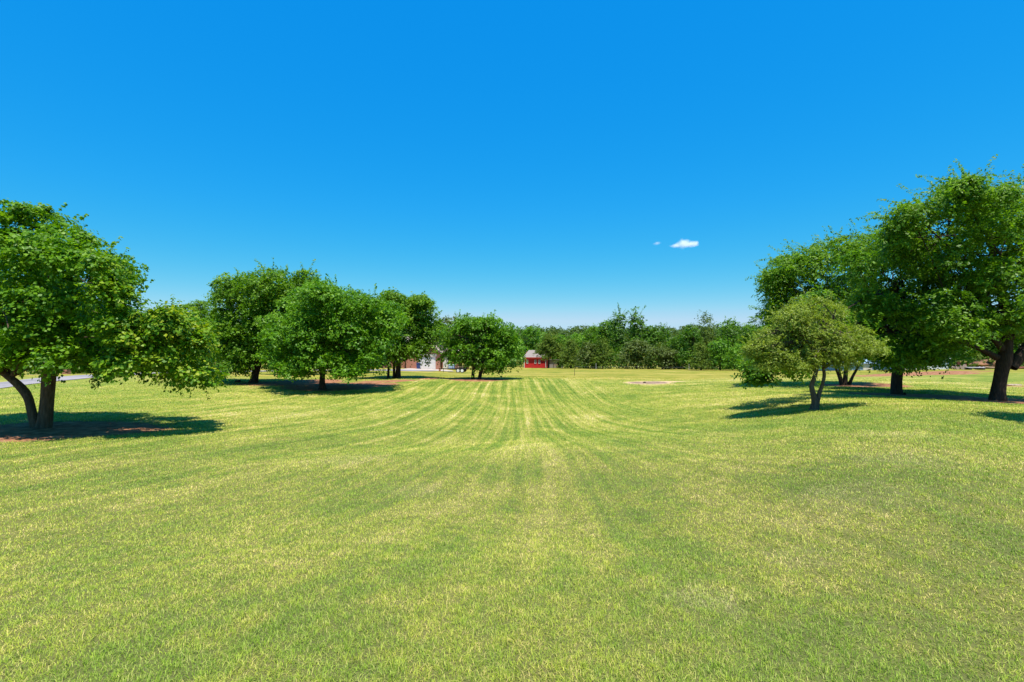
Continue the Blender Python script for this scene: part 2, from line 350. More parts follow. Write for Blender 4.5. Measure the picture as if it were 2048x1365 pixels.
# ------------------------------------------------------------------ grass blades (mown lawn)
def n3(P, s, seed=0):                # cheap smooth noise, about -1..1
    P = P*s+seed*1.7
    return (np.sin(P[:,0]*1.9+1.3*np.sin(P[:,1]*1.1+seed))*np.sin(P[:,1]*2.1+1.1*np.sin(P[:,2]*1.7))+np.sin(P[:,2]*2.3+1.2*np.sin(P[:,0]*1.3+2))*.7)/1.5
def blades():
    n = 1350000
    r0, r1 = 1.7, 58.
    e = .55                                    # density falls a bit slower than 1/r^2
    q = rng.random(n)
    r = (r0**e+q*(r1**e-r0**e))**(1/e)
    a = rng.uniform(-R(56), R(56), n)
    x = r*np.sin(a); y = r*np.cos(a)
    keep = (y > 1.2) & (rng.random(n) > (r-36)/22) & (mask(x, y, DIRT)+rng.normal(0, .12, n) < .42) & (mask(x, y, ASH)+rng.normal(0, .08, n) < .30)
    x, y, r = x[keep], y[keep], r[keep]; n = len(x)
    z = ground(x, y)
    # tufts: neighbouring blades share height and lean
    tf = np.sin(x*7.3+3*np.sin(y*5.1))*np.sin(y*8.7+2*np.sin(x*6.3))
    fn = n3(np.stack([x, y, x*0], 1), 17., 3)+.6*n3(np.stack([x, y, x*0], 1), 41., 8)
    wd = .0030*np.maximum(1, r/3.2)**.80
    ht = .86*(.028+.020*rng.random(n)+.006*tf+.012*np.clip(fn, -1.2, 1.2))*np.maximum(1, r/7)**.35
    az = rng.uniform(0, 2*math.pi, n)*.8+1.8*n3(np.stack([x, y, x*0], 1), 6., 1); tilt = np.abs(rng.normal(.85, .40, n)); tilt = np.minimum(tilt, 1.5)
    rnd = np.clip(rng.random(n)+.10*fn*(rng.random(n)), 0, 1); tilt[rnd < .15] = np.minimum(1.45, tilt[rnd < .15]+.35); ht[rnd < .15] *= 1.1; lg = rnd < .022; ht[lg] *= 1.6; tilt[lg] = 1.30
    dx, dy = np.cos(az), np.sin(az); sx, sy = -dy, dx
    P = np.stack([x, y, z-.004], 1)
    D1 = np.stack([dx*np.sin(tilt*.6), dy*np.sin(tilt*.6), np.cos(tilt*.6)], 1)
    D2 = np.stack([dx*np.sin(np.minimum(tilt*1.35, 1.75)), dy*np.sin(np.minimum(tilt*1.35, 1.75)), np.cos(np.minimum(tilt*1.35, 1.75))], 1)
    S = np.stack([sx, sy, np.zeros(n)], 1)
    mid = P+D1*(ht*.55)[:,None]; tip = mid+D2*(ht*.6)[:,None]
    W = S*(wd*.5)[:,None]
    V = np.stack([P-W, P+W, mid-W*.85, mid+W*.85, tip], 1).reshape(-1, 3)
    b = (np.arange(n)*5)[:,None]
    T = np.concatenate([b+[0,1,3], b+[0,3,2], b+[2,3,4]])
    o = mesh_np('grass', V, T, blade_material(), attrs={'rnd': np.repeat(rnd, 5)})
    tag(o, 'short mown lawn grass, green with straw-coloured blades, across the foreground', 'grass', kind='stuff')
blades()

# ------------------------------------------------------------------ trees
def unit(v): return v/(np.linalg.norm(v, axis=-1, keepdims=True)+1e-9)
def leaves_mesh(name, C, Nr, size, rnd, mat, parent, aspect=.62, g=None):
    n = len(C); g = g or rng
    d = unit(np.cross(Nr, g.normal(size=(n, 3)))); s = np.cross(Nr, d)
    L = (size*g.uniform(.45, 1.42, n))[:,None]; Wd = L*aspect
    fold = Nr*L*.12*g.uniform(-.4, 1.3, n)[:,None]
    V = np.stack([C-d*L*.5, C+s*Wd*.5+fold+d*L*.05, C+d*L*.5, C-s*Wd*.5+fold+d*L*.05], 1).reshape(-1, 3)
    b = (np.arange(n)*4)[:,None]
    T = np.concatenate([b+[0,1,2], b+[0,2,3]])
    return mesh_np(name, V, T, mat, parent, {'rnd': np.repeat(np.clip(rnd, 0, 1), 4)})
def crown_points(blobs, g, dens, cr, sprigs, per, flat=.35, inner=.35, gate=.0, droop=0., lumps=.16, seed=0):
    """blobs: list of (centre, radii). Returns leaf centres, normals, rnd and clump centres."""
    CC, NN = [], []
    for bi, (c, r) in enumerate(blobs):
        c = np.array(c); r = np.array(r)
        area = 4*math.pi*(((r[0]*r[1])**1.6+(r[0]*r[2])**1.6+(r[1]*r[2])**1.6)/3)**(1/1.6)
        for frac, lo, hi in ((1, .80, 1.04), (inner, .35, .8)):
            k = max(3, int(area*dens*frac))
            u = unit(g.normal(size=(k, 3)))
            P0 = c+u*r
            rb = (r[0]*r[1]*r[2])**(1/3)
            rho = g.uniform(lo, hi, k)+lumps*n3(P0, 2.2/rb, seed+bi)+lumps*.9*n3(P0, 4.6/rb, seed+bi+9)-lumps*.35
            P = c+u*r*rho[:,None]
            ok = np.ones(k, bool)
            for bj, (c2, r2) in enumerate(blobs):
                if bj != bi and frac == 1: ok &= np.linalg.norm((P-np.array(c2))/np.array(r2), axis=1) > .72
            if gate: ok &= n3(P, .42/max(cr, .3), seed+5) > -gate_val(gate)
            CC.append(P[ok]); NN.append(unit(u/r)[ok])
    C = np.concatenate(CC); Nn_ = np.concatenate(NN); k = len(C)
    axis = unit(Nn_*.55+np.array([0, 0, .95-droop])+g.normal(size=(k, 3))*.2)
    R_ = cr*g.uniform(.5, 1.6, k)
    cv = g.normal(0, .13, k)
    # sprigs
    ci = np.repeat(np.arange(k), sprigs)
    m = len(ci)
    ax = axis[ci]; t1 = unit(np.cross(ax, g.normal(size=(m, 3)))); rr = np.sqrt(g.random(m))
    SP = C[ci]+t1*(rr*R_[ci])[:,None]+ax*((flat*(1-rr**2)-.15*rr)*R_[ci]+g.normal(0, .08, m)*R_[ci])[:,None]
    SN = unit(ax*.9+t1*(rr*.7)[:,None]+g.normal(size=(m, 3))*.25)
    li = np.repeat(np.arange(m), per); q = len(li)
    sa = SN[li]; t2 = unit(np.cross(sa, g.normal(size=(q, 3)))); r2 = np.sqrt(g.random(q))
    sr = .30*R_[ci[li]]
    L = SP[li]+t2*(r2*sr)[:,None]+sa*(g.normal(0, .25, q)*sr)[:,None]
    LN = unit(sa*1.0+t2*.3+g.normal(size=(q, 3))*.33)
    rnd = .45+cv[ci[li]]+g.normal(0, .17, q)
    return L, LN, rnd, C
def boughs(blobs, g, n, k=.44):
    """break each crown mass into smaller flattened boughs that bulge out of it"""
    out = []
    for c, r in blobs:
        c = np.array(c); r = np.array(r); m = max(3, int(n*g.uniform(.8, 1.2)))
        # spread directions evenly, then jitter
        i = np.arange(m)+.5; ph = np.arccos(1-2*i/m); th = math.pi*(1+5**.5)*i+g.random()*6
        u = unit(np.stack([np.cos(th)*np.sin(ph), np.sin(th)*np.sin(ph), np.cos(ph)], 1)+g.normal(size=(m, 3))*.22)
        for q in u:
            f = k*g.uniform(.72, 1.25); out.append((c+q*r*g.uniform(.50, .76), r*np.array([f, f, f*g.uniform(.55, .8)])))
    return out
def bough_points(bl, core, g, dens, cr, sprigs, per, flat, gate, droop, lumps, seed):
    cs = np.array([b[0] for b in bl]); rs = np.array([b[1] for b in bl]); CC, NN = [], []
    for i in range(len(bl)):
        c, r = cs[i], rs[i]
        area = 4*math.pi*(((r[0]*r[1])**1.6+(r[0]*r[2])**1.6+(r[1]*r[2])**1.6)/3)**(1/1.6)
        k = max(2, int(area*dens)); u = unit(g.normal(size=(k, 3))); u[:,2] = np.where(u[:,2] < -.25, -u[:,2]*.6, u[:,2]); u = unit(u)
        P = c+u*r*(g.uniform(.78, 1.06, k)+lumps*.5*n3(c+u*r, 3./max(r.mean(), .3), seed+i))[:,None]
        near = np.where(np.linalg.norm(cs-c, axis=1) < r.max()+rs.max(1))[0]; near = near[near != i]
        if len(near):
            d = np.linalg.norm((P[:,None,:]-cs[None,near])/rs[None,near], axis=2).min(1); P = P[d > .74]; u = u[d > .74]
        CC.append(P); NN.append(unit(u/r))
    C = np.concatenate(CC); Nn_ = np.concatenate(NN)
    if gate: ok = n3(C, .42/max(cr, .3), seed+5) > -gate_val(gate); C = C[ok]; Nn_ = Nn_[ok]
    k = len(C); axis = unit(Nn_*.65+np.array([0, 0, .8-droop])+g.normal(size=(k, 3))*.2)
    R_ = cr*g.uniform(.5, 1.35, k); cv = g.normal(0, .11, k)
    ci = np.repeat(np.arange(k), sprigs); m = len(ci)
    ax = axis[ci]; t1 = unit(np.cross(ax, g.normal(size=(m, 3)))); rr = np.sqrt(g.random(m))
    SP = C[ci]+t1*(rr*R_[ci])[:,None]+ax*((flat*(1-rr**2)-.12*rr)*R_[ci]+g.normal(0, .08, m)*R_[ci])[:,None]
    SN = unit(ax*.9+t1*(rr*.6)[:,None]+g.normal(size=(m, 3))*.25)
    li = np.repeat(np.arange(m), per); q = len(li)
    sa = SN[li]; t2 = unit(np.cross(sa, g.normal(size=(q, 3)))); r2 = np.sqrt(g.random(q)); sr = .30*R_[ci[li]]
    L = SP[li]+t2*(r2*sr)[:,None]+sa*(g.normal(0, .25, q)*sr)[:,None]
    LN = unit(sa+t2*.3+g.normal(size=(q, 3))*.36)
    return L, LN, .45+cv[ci[li]]+g.normal(0, .17, q), C
def gate_val(g): return .78-g
def shoots(g, blobs, n, length, step, lean=(0,0,1.), zmin=None):
    """leafy wands that stick out of the crown's top: leaf centres, normals and stem polylines"""
    L, Nn_, stems = [], [], []
    for _ in range(n):
        c, r = blobs[g.integers(len(blobs))]; c = np.array(c); r = np.array(r)
        u = unit(g.normal(size=3)+np.array([0, 0, .9])); P = c+u*r*.9
        if any(np.linalg.norm((P-np.array(c2))/np.array(r2)) < .88 for c2, r2 in blobs): continue
        d = unit(u*.7+np.array(lean)*.9+g.normal(size=3)*.25); ln = length*g.uniform(.5, 1.3); pts = [P]
        k = max(4, int(ln/step)); dd = d.copy()
        for j in range(k):
            dd = unit(dd+np.array([0, 0, -.05])+g.normal(size=3)*.05); pts.append(pts[-1]+dd*ln/k)
        pts = np.array(pts); stems.append(pts[::max(1, k//4)])
        for p in pts:
            side = unit(np.cross(dd, g.normal(size=3)))
            for sgn in (1, -1):
                L.append(p+side*sgn*step*.6); Nn_.append(unit(np.array([0, 0, .8])+side*.4*sgn+g.normal(size=3)*.4))
    return np.array(L).reshape(-1, 3), np.array(Nn_).reshape(-1, 3), stems
def curve(p0, p1, g, up=.35, k=7, wob=.05):
    p0 = np.array(p0, float); p1 = np.array(p1, float); d = np.linalg.norm(p1-p0)
    c1 = p0+(p1-p0)*.35+np.array([0, 0, d*up*.5])+g.normal(size=3)*d*wob
    t = np.linspace(0, 1, k)[:,None]
    return (1-t)**2*p0+2*t*(1-t)*c1+t*t*p1+np.sin(t*9+g.random()*6)*d*wob*.25*g.normal(size=3)
NL = 0
def tree(name, label, px, D, stems, blobs_px, leaf, mat, dens=1.4, cr=.6, sprigs=9, per=9, size=.12, cat='tree', group=None,
         barkm='bark', nshoot=0, shoot_len=.9, limbs=26, twigs=0, gate=0., depthk=.9, flat=.35, inner=.35, seed=1, lean=(0,0,1.), extra=None, droop=0., sides=14, lumps=.17, aspect=.62, deep=.62, nb=10, bk=.43):
    """stems: polylines in photo coordinates [(px, py, radius_px)...] all at the tree's own distance, with optional depth offset"""
    g = np.random.default_rng(seed*101+5)
    bx, by, bz = at(px, D); root = empty(name, (bx, by, bz)); tag(root, label, cat, group)
    k = D/F; tq = abs(px-CX)/F; csq = 1/math.sqrt(1+tq*tq)        # round things far off the axis look wider than they are
    def W(x, y, dz=0): return np.array([(x-CX)*k-bx, dz, CAMZ-(y-HY)*k-bz])
    blobs = []
    for b in blobs_px:
        rx, rz = b[2]*k, b[3]*k; dz = b[4] if len(b) > 4 else 0; ry = b[5] if len(b) > 5 else rx*depthk
        k2 = (D+dz)/F; rx, rz = b[2]*k2, b[3]*k2; rx *= .35+.65/math.sqrt(1+(depthk*tq)**2); ry = b[5] if len(b) > 5 else rx*depthk; blobs.append((np.array([(b[0]-CX)*k2-bx, dz, CAMZ-(b[1]-HY)*k2-bz]), (rx, ry, rz)))
    if deep:                                   # give the crown its full depth: further masses in front of and behind the middle
        hx = [(q[0][0]-q[1][0], q[0][0]+q[1][0]) for q in blobs]; lo, hi = min(a for a, b in hx), max(b for a, b in hx)
        cxm = (lo+hi)/2; Wc = (hi-lo)/2; more = []
        for b, (c, rr) in zip(blobs_px, blobs):
            ext = math.sqrt(max(0, Wc**2-(c[0]-cxm)**2))*deep
            if len(b) > 4 or ext < rr[1]*1.15: continue
            for sg in (-1, 1):
                dz = sg*(ext-rr[1]*.8); k2 = (D+dz)/F
                more.append((np.array([(b[0]+g.normal()*b[2]*.22-CX)*k2-bx, dz, CAMZ-(b[1]+g.normal()*b[3]*.18-HY)*k2-bz]), (b[2]*k2*.72*(.35+.65*csq), rr[1]*.8, b[3]*k2*.72)))
        blobs += more
    bl = boughs(blobs, g, nb, bk)
    L, LN, rnd, C = bough_points(bl, blobs, g, dens*.95, cr, int(sprigs*1.15), per, flat, gate, droop, lumps, seed)
    L2, LN2, rnd2, _ = crown_points([(c, np.array(q)*.72) for c, q in blobs], g, dens*.35, cr*1.2, sprigs, per, flat, .5, 0, 0, lumps, seed+3)   # shaded inner foliage
    L = np.concatenate([L, L2]); LN = np.concatenate([LN, LN2]); rnd = np.concatenate([rnd, rnd2])
    fl = min(c[2]-q[2] for c, q in blobs[:len(blobs_px)]); ok = L[:,2] > fl-.12+.38*n3(L, 1.3, seed)+g.normal(0, .14, len(L)); L, LN, rnd = L[ok], LN[ok], rnd[ok]
    # trunk
    TV, TT, off = [], [], 0
    def addt(P, rad, n, lump=0, flare=0):
        nonlocal off
        v, f = tube_np(P, rad, n, lump, seed, flare); TV.append(v); TT.append(f+off); off += len(v)
    tips = []
    for s in stems:
        P = np.array([W(q[0], q[1], q[3] if len(q) > 3 else 0) for q in s]); rad = np.array([q[2]*k*csq for q in s])
        # resample smoothly
        t = np.linspace(0, len(P)-1, 4*len(P)); ii = np.arange(len(P))
        Ps = np.stack([np.interp(t, ii, P[:,j]) for j in range(3)], 1); rs = np.interp(t, ii, rad)
        for _ in range(2): Ps[1:-1] = (Ps[:-2]+2*Ps[1:-1]+Ps[2:])/4; rs[1:-1] = (rs[:-2]+2*rs[1:-1]+rs[2:])/4
        if s[0][1] >= stems[0][0][1]-25:
            gnd = gz(bx+Ps[0,0], by+Ps[0,1])-bz
            Ps[0,2] = gnd-.12; rs[0] *= 1.25
        addt(Ps, rs, sides, .05, 5 if s[0][1] >= stems[0][0][1]-25 else 0); tips.append((Ps, rs))
    LP = []
    if len(C):
        for q in range(limbs):
            Ps, rs = tips[g.integers(len(tips))]; j = int(len(Ps)*g.uniform(.62, .98)); tgt = C[g.integers(len(C))]
            r0 = min(rs[j]*.42, .035+.02*np.linalg.norm(tgt-Ps[j]))
            cv = curve(Ps[j], Ps[j]+(tgt-Ps[j])*.97, g); rad = np.linspace(r0, .012+.0004*D, len(cv)); addt(cv, rad, 6)
            LP += list(cv[2:])
            for _ in range(3):
                a = cv[g.integers(3, 6)]; near = C[np.argsort(np.linalg.norm(C-a, axis=1))[g.integers(1, 12) % len(C)]]
                addt(curve(a, near, g, .1, 5), np.linspace(r0*.35, .008+.0003*D, 5), 5)
        for q in range(twigs):
            a = LP[g.integers(len(LP))]; near = C[np.argsort(np.linalg.norm(C-a, axis=1))[g.integers(0, 25)]]
            addt(curve(a, near+(near-a)*.25, g, .1, 5), np.linspace(.016, .005, 5), 4)
    if nshoot:
        l2, n2, st = shoots(g, blobs, nshoot, shoot_len, size*.55, lean)
        if len(l2):
            L = np.concatenate([L, l2]); LN = np.concatenate([LN, n2]); rnd = np.concatenate([rnd, .5+g.normal(0, .15, len(l2))])
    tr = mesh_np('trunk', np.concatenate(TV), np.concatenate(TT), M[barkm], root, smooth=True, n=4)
    global NL; NL += len(L)
    cw = leaves_mesh('crown', L, LN, size, rnd, M[mat], root, aspect, g)
    return root

# --- big tree at the left edge
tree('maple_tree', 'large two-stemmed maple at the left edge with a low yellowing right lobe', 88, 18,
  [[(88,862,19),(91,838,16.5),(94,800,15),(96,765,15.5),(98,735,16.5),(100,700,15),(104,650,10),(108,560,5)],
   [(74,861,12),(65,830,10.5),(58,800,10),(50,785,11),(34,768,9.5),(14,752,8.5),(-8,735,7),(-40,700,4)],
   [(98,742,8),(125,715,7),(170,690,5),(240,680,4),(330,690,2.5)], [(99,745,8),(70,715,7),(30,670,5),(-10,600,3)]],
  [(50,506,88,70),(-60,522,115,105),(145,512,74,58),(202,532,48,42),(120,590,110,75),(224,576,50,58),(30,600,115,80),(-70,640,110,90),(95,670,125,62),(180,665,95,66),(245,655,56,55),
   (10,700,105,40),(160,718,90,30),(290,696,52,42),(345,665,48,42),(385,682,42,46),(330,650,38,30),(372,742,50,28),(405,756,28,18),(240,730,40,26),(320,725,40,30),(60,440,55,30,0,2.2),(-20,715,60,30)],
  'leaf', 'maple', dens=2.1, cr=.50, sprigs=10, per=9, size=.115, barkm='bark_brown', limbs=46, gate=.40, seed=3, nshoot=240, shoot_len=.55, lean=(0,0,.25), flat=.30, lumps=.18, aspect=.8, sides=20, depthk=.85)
# --- group left of centre
tree('shade_tree', 'tallest tree of the left group, feathery top shoots, dark leaning trunk', 510, 42,
  [[(508,768,10),(510,752,7.5),(514,735,7.5),(518,705,6),(520,650,4),(528,590,2)]],
  [(545,588,45,55),(500,592,45,48),(458,596,30,44),(446,640,30,40),(585,595,38,48),(470,650,52,48),(520,655,60,55),(580,650,45,50),(440,690,38,42),(490,705,60,32),(570,705,45,35),(545,640,60,60),(610,590,28,42),(478,735,32,14)],
  'leaf', 'elm', dens=1.0, cr=.80, sprigs=9, per=8, size=.19, nshoot=150, shoot_len=1.2, seed=4, gate=.22, deep=.8)
tree('shade_tree', 'broad round tree in the middle of the left group, straight dark trunk on red clay', 644, 36,
  [[(645,781,8),(644,765,6),(645,750,5.5),(646,720,5),(648,660,3.5),(650,600,1.5)]],
  [(660,618,58,56),(610,640,50,58),(705,625,50,52),(740,640,42,50),(565,672,46,52),(640,672,70,60),(700,680,62,52),(755,672,42,48),(775,640,30,36),(555,715,36,28),(610,722,50,27),(680,722,52,32),(735,715,40,28),(590,741,30,11),(690,742,28,13),(640,590,40,30)],
  'leaf', 'bright', dens=1.15, cr=.72, sprigs=9, per=8, size=.17, nshoot=170, shoot_len=.9, seed=5, gate=.20, deep=.9)
tree('shade_tree', 'three-stemmed tree at the right end of the left group, olive tinted crown', 795, 50,
  [[(796,760,5.5),(796,745,5),(797,720,4.5),(800,670,3),(805,620,1.5)],[(788,759,3),(788,740,2.6),(786,700,2)],[(776,758,2.6),(777,740,2.2),(776,700,1.8)]],
  [(795,628,40,42),(840,632,32,38),(855,668,28,40),(810,670,50,45),(770,665,38,45),(765,705,45,30),(812,702,42,26),(836,694,22,18),(740,715,26,18),(840,610,25,20),(780,605,24,20)],
  'leaf', 'elm', dens=.95, cr=.85, sprigs=9, per=8, size=.21, nshoot=60, seed=6, gate=.2, deep=.6)
tree('shade_tree', 'small-trunked tree half hidden behind the left group by the road', 590, 57,
  [[(590,755,4.5),(590,735,3.5),(592,690,2.5)]], [(590,690,45,36),(565,700,32,26),(620,700,32,28)], 'leaf', 'ash', dens=.8, cr=.95, sprigs=8, per=7, size=.24, seed=7, limbs=12)
tree('shade_tree', 'tree behind the round tree of the left group, its trunk in deep shade', 693, 63,
  [[(693,745,6),(693,730,4.5),(694,690,3)]], [(690,690,48,36),(660,690,32,30),(725,690,34,30)], 'leaf', 'ash', dens=.75, cr=1.0, sprigs=8, per=7, size=.25, seed=8, limbs=12)
tree('shade_tree', 'low round tree on two splayed trunks, just left of the red barn', 953, 47.5,
  [[(946,761,3.6),(946,748,3.1),(948,730,3),(950,690,2)],[(958,763,4),(961,748,3.5),(966,730,3.2),(972,690,2)]],
  [(955,668,42,38),(915,680,36,38),(995,678,36,36),(1018,700,22,30),(955,705,60,32),(905,712,26,22),(1000,718,36,22),(930,655,26,22),(975,652,26,20),(1010,665,14,12),(940,725,40,16),(990,732,26,12)],
  'leaf', 'bright', dens=1.1, cr=.75, sprigs=9, per=8, size=.19, nshoot=90, shoot_len=.7, seed=9, gate=.18, deep=.45)
# --- right hand group
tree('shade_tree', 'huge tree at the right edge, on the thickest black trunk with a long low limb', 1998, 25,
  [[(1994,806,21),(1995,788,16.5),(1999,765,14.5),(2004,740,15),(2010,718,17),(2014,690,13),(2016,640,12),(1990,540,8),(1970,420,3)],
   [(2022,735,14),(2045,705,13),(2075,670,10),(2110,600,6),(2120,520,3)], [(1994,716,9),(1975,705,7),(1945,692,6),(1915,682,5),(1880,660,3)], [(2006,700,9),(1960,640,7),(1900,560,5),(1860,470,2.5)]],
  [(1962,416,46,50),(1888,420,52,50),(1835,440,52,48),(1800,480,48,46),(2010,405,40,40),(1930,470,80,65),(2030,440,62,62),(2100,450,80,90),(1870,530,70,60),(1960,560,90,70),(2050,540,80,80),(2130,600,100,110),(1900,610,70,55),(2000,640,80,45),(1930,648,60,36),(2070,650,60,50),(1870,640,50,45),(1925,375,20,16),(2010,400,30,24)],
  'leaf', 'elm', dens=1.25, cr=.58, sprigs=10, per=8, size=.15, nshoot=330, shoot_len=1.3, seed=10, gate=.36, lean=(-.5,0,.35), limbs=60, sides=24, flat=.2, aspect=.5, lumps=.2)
tree('shade_tree', 'tree with thick straight trunk next left of the huge tree at the edge', 1794, 28,
  [[(1795,797,14.5),(1793,780,12.5),(1794,760,11.8),(1797,735,11.8),(1800,700,10),(1795,640,8),(1790,560,4)],[(1797,720,7),(1830,680,6),(1860,640,4)],[(1795,715,7),(1765,680,5),(1740,630,3)]],
  [(1790,525,62,58),(1735,545,50,64),(1840,580,60,60),(1770,620,66,60),(1850,650,66,48),(1800,690,52,32),(1872,684,42,30),(1745,690,40,34),(1790,722,28,16),(1850,715,34,18),(1720,640,50,55),(1810,500,40,34),(1640,640,62,52,-4.5,1.6),(1575,690,52,46,-5.5,1.5),(1522,736,26,13,-6,.8),(1515,757,13,7,-6,.5),(1585,736,22,11,-5.5,.8),(1700,690,50,42,-4,1.5),(1860,690,60,34,-3.5,1.5)],
  'leaf', 'ash', dens=1.05, cr=.62, sprigs=10, per=8, size=.155, nshoot=170, shoot_len=1.0, seed=11, gate=.30, lean=(-.5,0,.3), limbs=46, sides=18, flat=.22, aspect=.55)
tree('shade_tree', 'wide multi-stemmed tree behind the pale olive tree, four splayed stems', 1692, 36,
  [[(1690,771,6),(1691,755,5),(1692,735,4.5),(1695,680,4),(1700,600,2)],[(1684,771,4),(1677,750,3),(1668,728,2.6),(1650,680,2),(1620,600,1.5)],[(1698,771,4),(1706,752,3),(1716,735,2.6),(1735,690,2)],[(1686,770,3),(1678,740,2.2),(1676,700,2)]],
  [(1580,545,40,44),(1635,528,46,52),(1695,505,50,46),(1750,505,50,50),(1655,505,40,36),(1558,595,30,48),(1600,600,55,52),(1660,595,62,60),(1720,600,60,60),(1560,640,40,36),(1620,650,50,40),(1680,660,60,50),(1740,670,50,45),(1550,560,24,24)],
  'leaf', 'elm', dens=1.05, cr=.70, sprigs=9, per=8, size=.17, nshoot=240, shoot_len=1.2, seed=12, gate=.30, lean=(-.6,0,.35), limbs=40, flat=.22, aspect=.5)
tree('olive_tree', 'small pale olive-green tree on a forked crooked trunk, in front of the right group', 1629, 19,
  [[(1628,819,7.5),(1630,805,6.8),(1627,790,6),(1622,772,5),(1629,755,4.6),(1634,735,4.2),(1636,700,4),(1640,650,2.5)],[(1632,818,6),(1636,800,5),(1638,788,4.6),(1645,770,3.8),(1649,750,3.6),(1646,735,3.4),(1655,700,3),(1670,660,2)],[(1632,728,3.5),(1610,700,3),(1580,680,2),(1550,660,1.2)],[(1647,738,3),(1680,715,2.6),(1715,700,1.6)]],
  [(1612,628,40,40),(1575,645,44,40),(1655,640,46,42),(1540,690,36,34),(1600,680,60,42),(1660,685,56,42),(1705,680,44,34),(1740,695,30,18),(1560,715,42,30),(1620,722,50,24),(1680,722,46,24),(1512,700,24,24),(1530,726,28,16),(1590,732,30,12)],
  'leaf', 'olive', dens=5.6, cr=.30, sprigs=9, per=9, size=.066, barkm='bark_pale', limbs=70, twigs=260, seed=13, gate=.50, nb=11, bk=.36, deep=.5, flat=.25, lumps=.2, aspect=.55, nshoot=260, shoot_len=.45, lean=(0,0,.5))
tree('shade_tree', 'leafy branch end hanging low at the left of the pale olive tree', 1720, 24,
  [[(1722,772,3),(1720,740,2.5),(1700,715,2),(1640,705,1.6),(1560,722,1.2),(1520,740,.8)]],
  [(1515,742,22,13),(1545,735,22,12),(1575,742,14,9),(1512,762,8,6),(1480,745,6,5)], 'leaf', 'bright', dens=3.2, cr=.30, sprigs=8, per=7, size=.13, limbs=8, seed=14, aspect=.75) if False else None
tree('shade_tree', 'tree beyond the right edge whose shade falls on the lawn there', 2190, 14.4,
  [[(2200,875,22),(2200,800,14),(2205,700,10),(2210,600,6)]],
  [(2200,520,120,100),(2260,600,120,100),(2150,600,70,70),(2280,480,100,90)], 'leaf', 'elm', dens=1., cr=.6, sprigs=8, per=8, size=.15, seed=15, limbs=14)

# --- background tree line, each tree by itself: column, top row, distance, half width px, kind, label
def far_tree(px, top, D, hw, kind, label, seed, name='tree_line_tree', low=.0, cat='tree', group='trees along the edge of the field', barkm='bark'):
    base = HY+(CAMZ-at(px, D)[2])*F/D
    H = base-top; g = np.random.default_rng(seed)
    bl = []
    if kind == 'cedar':
        nl = 6
        for j in range(nl):
            t = j/(nl-1); w_ = hw*(1-t)**.8*.95+2.2; bl.append((px+g.normal(0, hw*.06), base-H*(.18+.76*t), w_, H*.13))
        name = 'cedar_tree'; mat = 'cedar'; kw = dict(flat=.1, aspect=.35, nshoot=14, shoot_len=.5, nb=5, bk=.72)
    else:
        n = 8
        for j in range(n):
            a = g.uniform(-1, 1); v = g.uniform(0, 1)
            w_ = hw*(.42+.2*g.random()); h_ = H*(.17+.08*g.random())
            env = math.sqrt(max(.05, 1-(abs(v-.35)/.75)**2))
            bl.append((px+a*(hw-w_)*env*1.05, base-H*(.16+low)-h_*.4-(H*(.84-low)-h_*1.35)*v, w_, h_))
        bl.append((px, top+H*.17, hw*.45, H*.17))
        mat = kind; kw = dict(nshoot=22, shoot_len=1.3, bk=.60, nb=6)
        if kind == 'shooty': mat = 'dark'; kw = dict(nshoot=110, shoot_len=2.2, lean=(0,0,1.2))
    sz = .0028*D+.04
    return tree(name, label, px, D, [[(px, base+1, 1.9),(px+.5, base-H*.2, 1.5),(px, base-H*.6, .8)]], bl, 'leaf', mat, dens=2.6*34./D**1.0/ (D/55.), cr=.010*D+.15, sprigs=8, per=6,
         size=sz, cat=cat, group=group, limbs=7, seed=seed, gate=.15, sides=7, barkm=barkm, deep=0, **dict(dict(nb=5, bk=.5), **kw))
